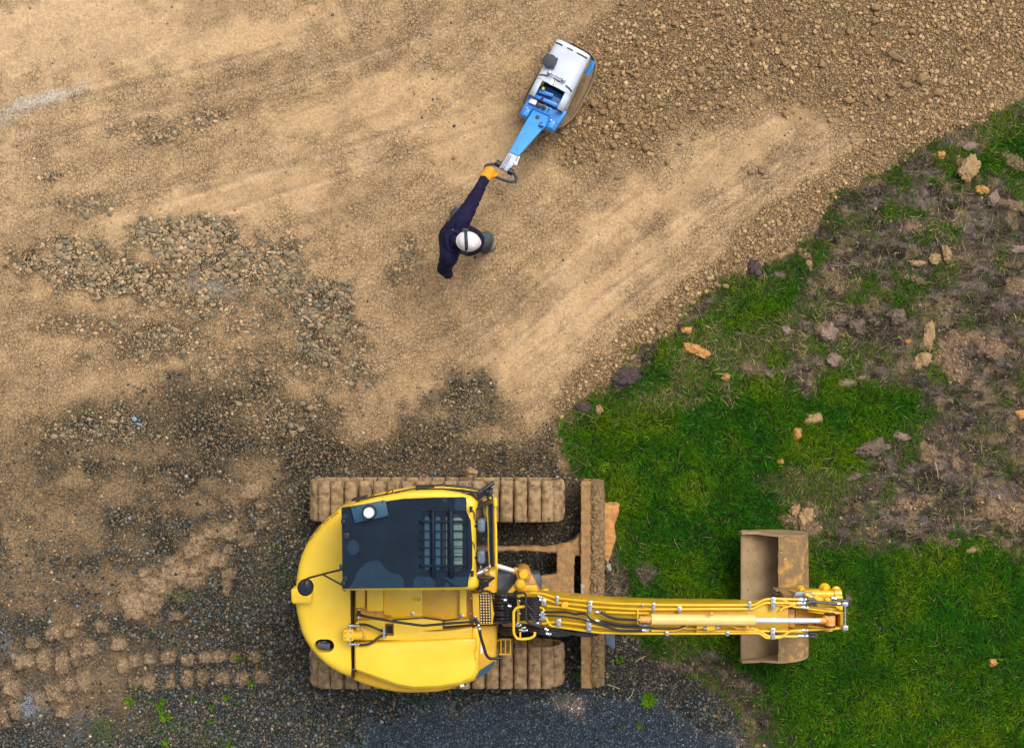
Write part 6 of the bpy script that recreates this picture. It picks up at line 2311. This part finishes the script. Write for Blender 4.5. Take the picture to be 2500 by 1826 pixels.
CL_TAN = M('tan_clod_earth', (0.43, 0.285, 0.145), .93, col2=(0.32, 0.205, 0.10), vs=18, bump=1.1, bs=70, spec=.1)
CL_ORG = M('orange_clod_clay', (0.62, 0.30, 0.085), .93, col2=(0.48, 0.25, 0.10), vs=20, bump=1.2, bs=70, spec=.1)
CL_BRN = M('brown_clod_mud', (0.20, 0.145, 0.11), .93, col2=(0.105, 0.075, 0.055), vs=22, bump=1.4, bs=60, spec=.1)
CL_DRK = M('dark_clod_soil', (0.075, 0.052, 0.050), .93, col2=(0.12, 0.085, 0.085), vs=24, bump=1.6, bs=50, spec=.1)
CL_PNK = M('pinkish_clod_clay', (0.31, 0.215, 0.165), .93, col2=(0.20, 0.14, 0.11), vs=18, bump=1.1, bs=60, spec=.1)
CLODS = [
    ('clay_clod', 1700, 855, 27, 15, -20, CL_ORG, .55, 'jagged bright orange clay clod with a grassy hollow, near the left corner of the meadow'),
    ('clay_clod', 1675, 805, 13, 9, 0, CL_ORG, .2, 'small round orange clay clod at the edge between tan earth and grass'),
    ('earth_clod', 1987, 1022, 20, 15, 10, CL_TAN, .25, 'oval tan earth clod alone in the green grass, larger of the pair in mid meadow'),
    ('clay_clod', 1946, 1059, 14, 12, 60, CL_ORG, .3, 'orange-spotted clay clod just below left of the oval tan one'),
    ('earth_clod', 2267, 822, 17, 31, -8, CL_TAN, .3, 'tall pointed tan earth clod standing in the torn muddy grass'),
    ('earth_clod', 2252, 878, 28, 17, 35, CL_TAN, .3, 'flat leaf-shaped tan clod right under the tall pointed one'),
    ('mud_clod', 2130, 1093, 38, 19, 15, CL_BRN, .4, 'long brown muddy sod lying on the grass above the bucket'),
    ('mud_clod', 2200, 1064, 17, 9, -5, CL_PNK, .5, 'crumbly pale clod right of the long brown sod'),
    ('mud_clod', 2084, 1163, 21, 10, 14, CL_BRN, .35, 'small brown clod half sunk in the grass above the bucket'),
    ('mud_clod', 2072, 935, 23, 8, 0, CL_PNK, .3, 'flat pinkish clod at the upper rim of the bright green grass'),
    ('mud_clod', 2101, 923, 12, 5, 10, CL_PNK, .3, 'little pinkish clod touching the right end of the flat pinkish one'),
    ('earth_clod', 2375, 1342, 20, 9, 15, CL_TAN, .3, 'flat tan clod in the dark grass at the right, below the mud'),
    ('clay_clod', 2421, 1615, 10, 9, 0, CL_ORG, .5, 'orange clod alone in the grass near the lower right corner'),
    ('clay_clod', 1773, 919, 8, 9, 0, CL_ORG, .5, 'tiny orange clod in the grey-green thatch below the jagged orange one'),
    ('clay_clod', 2218, 834, 7, 5, 0, CL_ORG, .3, 'tiny orange clod left of the tall pointed clod'),
    ('mud_clod', 2089, 797, 17, 21, 10, CL_BRN, .35, 'rounded brown clod sitting in the middle of the brown mud'),
    ('mud_clod', 2188, 775, 22, 17, 0, CL_BRN, .45, 'broad brown crumbly clod right of the rounded brown one'),
    ('earth_clod', 2020, 812, 18, 20, 30, CL_PNK, .6, 'ragged heap of light clay at the left edge of the brown mud'),
    ('mud_clod', 2034, 876, 15, 17, 0, CL_PNK, .4, 'pinkish clod below the ragged light heap of clay'),
    ('earth_clod', 2241, 642, 17, 6, 0, CL_TAN, .6, 'thin row of tan clay crumbs lying on dark mud'),
    ('earth_clod', 2362, 412, 20, 34, -35, CL_TAN, .3, 'long cream and tan slab of clay in the grass at upper right'),
    ('clay_clod', 2396, 465, 16, 10, -20, CL_ORG, .25, 'orange-tan clod touching the pinkish block at upper right'),
    ('mud_clod', 2421, 488, 14, 20, -40, CL_PNK, .25, 'pinkish block of mud below the orange-tan clod at upper right'),
    ('clay_clod', 2295, 380, 9, 9, 0, CL_ORG, .4, 'small orange clod beside the dark mud at the meadow top edge'),
    ('mud_clod', 2366, 358, 15, 11, 0, CL_PNK, .3, 'purple-brown clod in the grass near the upper right meadow edge'),
    ('mud_clod', 1841, 659, 15, 18, 0, CL_DRK, .6, 'dark soil clump at the meadow edge above the bright grass wedge'),
    ('mud_clod', 1902, 674, 16, 9, -10, CL_BRN, .4, 'brown clod sunk in the bright green grass wedge'),
    ('mud_clod', 1974, 688, 8, 10, -30, CL_BRN, .4, 'small brown clod right side of the bright green grass wedge'),
    ('mud_clod', 1528, 925, 36, 20, 20, CL_DRK, .6, 'large dark soil lump on the boundary of tan earth and grass'),
    ('mud_clod', 1420, 993, 19, 11, -5, CL_DRK, .5, 'grey-brown soil lump at the leftmost corner of the meadow'),
    ('earth_clod', 1463, 999, 9, 10, 0, CL_TAN, .3, 'small tan clod right of the grey-brown lump at the meadow corner'),
    ('earth_clod', 1937, 1243, 15, 11, 20, CL_TAN, .6, 'pale clay lump on the grass just above the bucket top edge, left one'),
    ('earth_clod', 1963, 1262, 15, 24, -10, CL_TAN, .6, 'pale clay lump beside the bucket back, right and larger one'),
    ('clay_clod', 1905, 1127, 8, 6, 0, CL_ORG, .4, 'tiny orange clod in yellowish grass above the bucket'),
    ('mud_clod', 2071, 1459, 9, 15, -10, CL_BRN, .35, 'brown clod in the grass right of the arm tip'),
    ('mud_clod', 1867, 1762, 9, 9, 0, CL_DRK, .4, 'dark round clod at the grass edge near the bottom of the picture'),
    ('clay_clod', 2490, 1012, 14, 10, -20, CL_ORG, .3, 'orange-tan clod cut by the right picture edge'),
    ('mud_clod', 1975, 645, 7, 14, 10, CL_TAN, .5, 'upright tan clay crumb between brown mud and bright grass'),
    ('mud_clod', 2310, 620, 9, 22, 10, CL_TAN, .5, 'narrow upright tan clay piece in the upper right mud'),
    ('mud_clod', 2280, 632, 13, 10, 0, CL_TAN, .6, 'crumbly tan clay piece left of the narrow upright one'),
    ('earth_clod', 1918, 808, 9, 11, 0, CL_PNK, .4, 'small pinkish clod in thatch below the bright grass wedge'),
    ('mud_clod', 2130, 780, 9, 8, 0, CL_BRN, .5, 'little brown crumb between the two large brown clods in the mud'),
    ('mud_clod', 2485, 610, 22, 9, 0, CL_PNK, .5, 'light flat clay piece at the right edge beside dark mud'),
]
for i, (nm, x, y, rx, ry, ang, mat, jag, lab) in enumerate(CLODS):
    s_ = 1 / PXM
    sz = min(rx, ry) * s_ * .55
    me = lump_mesh(nm, i + 1, rx * s_ * 1.08, ry * s_ * 1.08, max(sz, .02), mat, jag * .85 + .10, 5)
    o = bpy.data.objects.new(nm, me)
    C.objects.link(o)
    o.location = ((x - 1250) / PXM, (913 - y) / PXM, gz1(x, y) + sz * .25 + .008)
    o.rotation_euler = (0, 0, R(ang))
    tag(o, lab, 'clod', 'clods of clay and soil in the meadow')

# clay slab leaning on the blade, stone beside it, mud lump on the track
me = lump_mesh('clay_slab', 71, 1, 1, 1, ORCL, .0)
m = MB()
pts = [(1470, 1229), (1510, 1233), (1509, 1250), (1500, 1282), (1503, 1312), (1498, 1330), (1491, 1360), (1486, 1374), (1477, 1370), (1470, 1340)]
prev = None
bm = bmesh.new()
nn = 34
slab_v = []
m.ppad(pts, .34, .30, .03, 4)
slab = m.build('clay_slab', ORCL, None, smooth=60)
sm_ = slab.modifiers.new('r', 'REMESH')
sm_.mode = 'VOXEL'
sm_.voxel_size = .009
bpy.context.view_layer.update()
applied(slab)
push(slab.data, lambda c: mnoise.noise(c * 9) * .022 + mnoise.noise(c * 26) * .012 + mnoise.noise(c * 60) * .008)
for p in slab.data.polygons:
    p.use_smooth = True
slab.data.materials.clear()
slab.data.materials.append(ORCL)
tag(slab, 'tall slab of orange clay leaning against the front of the dozer blade', 'clay slab')
bm.free()
bpy.data.meshes.remove(me)
def lone(nm, x, y, z, rx, ry, rz_, ang, mat, jag, lab, cat, seed):
    k = (H - z) / F
    o = bpy.data.objects.new(nm, lump_mesh(nm, seed, rx * k, ry * k, rz_, mat, jag))
    C.objects.link(o)
    o.location = P(x, y, z)
    o.rotation_euler = (0, 0, R(ang))
    return tag(o, lab, cat)
ST_G = M('pale_grey_stone', (0.42, 0.38, 0.34), .8, col2=(0.30, 0.25, 0.2), vs=20, bump=.6)
lone('stone', 1484, 1383, .14, 8, 12, .10, 0, ST_G, .3, 'pale grey stone with brown dirt below the orange clay slab at the blade', 'stone', 81)
lone('mud_clod', 1150, 1153, .30, 15, 11, .09, 10, CL_TAN, .55, 'tan mud lump fallen beside the upper track near the cab mirror', 'clod', 83)
lone('mud_clod', 1195, 1172, .60, 24, 6, .03, 0, CL_TAN, .5, 'low tan mud ridge on the outer rim of the upper track', 'clod', 84)
BL_S = M('pale_blue_scrap', (0.20, 0.32, 0.44), .5, bump=.3)
lone('plastic_scrap', 328, 1023, .03, 5, 6, .012, 20, BL_S, .5, 'small light blue scrap lying on tan stones at the left', 'scrap', 85)
lone('plastic_scrap', 340, 1036, .03, 7, 3, .010, -10, BL_S, .5, 'thin light blue sliver just below the other blue scrap', 'scrap', 86)

# larger loose clods of the rubble, each its own object
r_ = random.Random(77)
shapes = []
for k in range(14):
    me = lump_mesh('rubble_clod', 200 + k, 1, r_.uniform(.6, .9), r_.uniform(.45, .65), CL_TAN, .16, 3)
    shapes.append(me)
BIGS = [(1846, 102, 20, 11, 40), (1870, 92, 10, 6, 0), (1914, 96, 9, 13, -10), (2070, 247, 16, 9, -5), (2183, 140, 20, 9, -25), (2248, 194, 14, 14, 0), (2287, 228, 12, 11, 0), (2212, 210, 12, 8, 0), (2270, 261, 12, 6, 15),
        (1710, 173, 13, 8, 30), (1778, 48, 9, 12, 0), (1763, 33, 8, 6, 0), (1660, 222, 12, 7, -20), (1614, 257, 9, 6, 0), (1560, 290, 8, 13, -30), (1576, 362, 9, 9, 0), (1520, 300, 12, 8, 0), (1497, 357, 9, 9, 0),
        (1428, 335, 8, 9, 0), (1458, 389, 6, 12, 25), (1508, 434, 12, 5, 10), (1765, 257, 9, 8, 0), (1790, 262, 9, 6, 30), (1690, 268, 10, 6, 10), (1646, 61, 8, 8, 0), (1708, 86, 7, 6, 0), (1610, 85, 6, 6, 0), (2137, 21, 12, 10, 20),
        (2136, 54, 9, 9, 0), (1917, 155, 9, 12, 0), (1907, 122, 7, 9, 10), (1888, 60, 8, 10, 0), (1924, 24, 10, 6, 0), (1990, 125, 9, 9, 0), (2005, 160, 8, 11, 0), (1616, 225, 8, 7, 0), (1552, 188, 9, 8, 0), (1535, 178, 8, 5, 0),
        (1745, 215, 9, 8, 0), (1845, 190, 9, 8, 0), (1870, 205, 9, 5, 0), (1715, 300, 7, 6, 0), (1640, 310, 10, 7, -30), (1600, 320, 9, 10, 0), (1545, 345, 8, 10, 20), (1630, 396, 7, 7, 0), (1430, 300, 9, 7, 0), (1470, 275, 9, 8, 0),
        (1448, 255, 8, 10, 0), (1500, 240, 10, 7, 30), (1525, 215, 8, 6, 0), (1575, 262, 9, 6, 0), (1660, 350, 8, 6, 0), (1480, 320, 8, 7, 0), (1410, 360, 8, 7, 0), (1416, 392, 8, 6, 0), (2035, 215, 10, 6, 0), (2118, 130, 10, 8, 0), (2225, 80, 10, 8, 0),
        (1770, 700, 9, 8, 0), (1765, 635, 9, 7, 0), (1797, 640, 8, 7, 0), (1746, 695, 8, 7, 0), (1690, 740, 9, 7, 0), (1608, 798, 9, 8, 0), (1640, 742, 8, 7, 0), (1520, 850, 8, 6, 0), (1543, 873, 12, 8, 40), (1845, 610, 8, 7, 0), (1860, 420, 9, 7, 0), (1832, 420, 8, 7, 0),
        (1985, 398, 7, 5, 0), (2062, 422, 10, 6, 0), (2140, 375, 9, 5, 10), (2257, 290, 9, 6, -20), (2297, 281, 8, 6, 0), (2215, 265, 9, 5, 0), (2172, 233, 9, 8, 0)]
cnt = 0
def add_clod(x, y, rx, ry, ang):
    o = bpy.data.objects.new('rubble_clod', shapes[r_.randrange(14)])
    C.objects.link(o)
    k = 1 / PXM
    sc = (rx * k, ry * k / .75, min(rx, ry) * k * 1.25)
    o.scale = sc
    o.location = ((x - 1250) * k, (913 - y) * k, gz1(x, y) + sc[2] * .35)
    o.rotation_euler = (r_.uniform(-.2, .2), r_.uniform(-.2, .2), R(ang) + r_.choice((0, math.pi)))
    tag(o, 'larger loose tan earth clod in the rough rubble strip', 'clod', 'larger tan clods in the rubble')
for q in BIGS:
    add_clod(*q)
xs_, ys_ = [], []
rg = np.random.default_rng(5)
cx_, cy_ = rg.uniform(1300, 2500, 4000), rg.uniform(-10, 900, 4000)
zc = zones(cx_, cy_)
ok = (rg.random(4000) < zc['rub'] * .8 + zc['win'] * .4) & (zc['mead'] < .2)
for x, y in list(zip(cx_[ok], cy_[ok]))[:130]:
    a_ = r_.uniform(6.0, 9.0)
    add_clod(x, y, a_, a_ * r_.uniform(.6, .9), r_.uniform(0, 180))

ST_SH = []
for k in range(12):
    mt = M('broken_stone', [(0.40, 0.29, 0.17), (0.31, 0.245, 0.15), (0.23, 0.205, 0.14), (0.45, 0.32, 0.185)][k % 4], .85, col2=[(0.26, 0.19, 0.11), (0.18, 0.155, 0.10), (0.14, 0.135, 0.10), (0.31, 0.22, 0.13)][k % 4], vs=22, bump=.6, bs=60, spec=.15)
    ST_SH.append(lump_mesh('broken_stone', 400 + k, 1, r_.uniform(.5, .8), r_.uniform(.3, .42), mt, .10, 2))
sx_, sy_ = rg.uniform(60, 960, 9000), rg.uniform(520, 1080, 9000)
zc = zones(sx_, sy_)
ok = rg.random(9000) < zc['stone'] ** 2
placed = []
for x, y in list(zip(sx_[ok], sy_[ok])):
    if len(placed) >= 190:
        break
    if all((x - a) ** 2 + (y - b) ** 2 > 200 for a, b in placed):
        placed.append((x, y))
        o = bpy.data.objects.new('broken_stone', ST_SH[r_.randrange(12)])
        C.objects.link(o)
        k = r_.uniform(7.5, 12.5) / PXM * (1 if y < 760 else .85)
        o.scale = (k, k, k * .9)
        o.location = ((x - 1250) / PXM, (913 - y) / PXM, gz1(x, y) + k * .12)
        o.rotation_euler = (r_.uniform(-.15, .15), r_.uniform(-.15, .15), r_.uniform(-.6, .6) + r_.choice((0, math.pi)))
        tag(o, 'larger flat broken stone bedded in the stony patch left of the person', 'stone', 'larger broken stones of the stony patch')

# weeds: little green tufts on the gravel
def tuft_mesh(seed, n, ln, spread, hgt):
    q = np.random.default_rng(seed)
    pos = np.c_[q.normal(size=(n, 2)) * spread, np.zeros(n)]
    ang = np.arctan2(pos[:, 1], pos[:, 0]) + q.normal(size=n) * .7
    c = np.array([(0.09, 0.21, 0.010), (0.06, 0.16, 0.008), (0.15, 0.24, 0.015)])[q.integers(0, 3, n)] * q.uniform(.7, 1.3, (n, 1))
    return blades('weed_tuft', pos, ang, q.uniform(.5, 1, n) * ln, q.uniform(.004, .009, n), q.uniform(.3, 1, n) * hgt, c, q)
WEEDS = [(316, 1710, 12, 60, 'bright green weed, tall narrow one leftmost on the gravel'), (371, 1711, 7, 36, 'small weed tuft upper left of the weed pair on the gravel'), (400, 1711, 11, 60, 'bright weed tuft, upper of the close pair on the gravel'),
         (389, 1725, 11, 60, 'bright weed tuft, lower of the close pair on the gravel'), (406, 1746, 18, 70, 'star-shaped yellowish grass tuft on the gravel'), (406, 1808, 12, 60, 'rounded green weed near the bottom edge at the left'),
         (518, 1725, 8, 40, 'small weed right of the star-shaped tuft'), (552, 1700, 10, 40, 'yellow-green weed on gravel below the tracks prints'), (472, 1707, 7, 30, 'tiny weed between the weed pair and the yellow-green weed'),
         (518, 1759, 8, 30, 'dull green weed below the small weed'), (615, 1665, 13, 50, 'fresh green weed near the last track prints'), (560, 1820, 14, 50, 'pale green weed at the bottom edge left of the asphalt'),
         (1582, 1708, 19, 260, 'cushion of bright green moss-like weed at the asphalt edge'), (1561, 1770, 9, 46, 'small star-shaped weed on the dark asphalt'), (1511, 1778, 5, 20, 'tiny weed on the asphalt left of the star-shaped one'),
         (1558, 1454, 9, 24, 'light green weed sprig on the grass beside the arm'), (1406, 1650, 9, 40, 'weed between lower track and dozer blade'), (1513, 1609, 11, 50, 'weed on gravel right of the dozer blade end'), (583, 1601, 9, 30, 'yellowish weed between the track prints')]
for i, (x, y, rpx, n, lab) in enumerate(WEEDS):
    me = tuft_mesh(900 + i, int(n * 1.2), rpx / PXM * .6, rpx / PXM * .30, .03)
    o = bpy.data.objects.new('weed_tuft', me)
    C.objects.link(o)
    o.location = ((x - 1250) / PXM, (913 - y) / PXM, gz1(x, y) + .012)
    tag(o, lab, 'weed', 'weeds growing on the gravel')
# straws
STR = M('dry_straw', (0.48, 0.40, 0.24), .8)
for pts, lab in (([(1482, 1669), (1500, 1675), (1513, 1680)], 'pale dry straw on gravel right of the dozer blade foot'), ([(1547, 1679), (1541, 1695), (1531, 1706)], 'bent pale twig between the straw and the green cushion weed'),
                 ([(1550, 1614), (1566, 1604), (1575, 1600)], 'short pale twig on gravel near the grass edge'), ([(2279, 1128), (2284, 1148), (2289, 1168)], 'long yellow straw lying on brown mud at the right')):
    m = MB()
    m.tube(curve([((x - 1250) / PXM, (913 - y) / PXM, gz1(x, y) + .03) for x, y in pts]), .0045, 6)
    o = m.build('straw', STR)
    tag(o, lab, 'straw')
print('objects', len(bpy.data.objects))
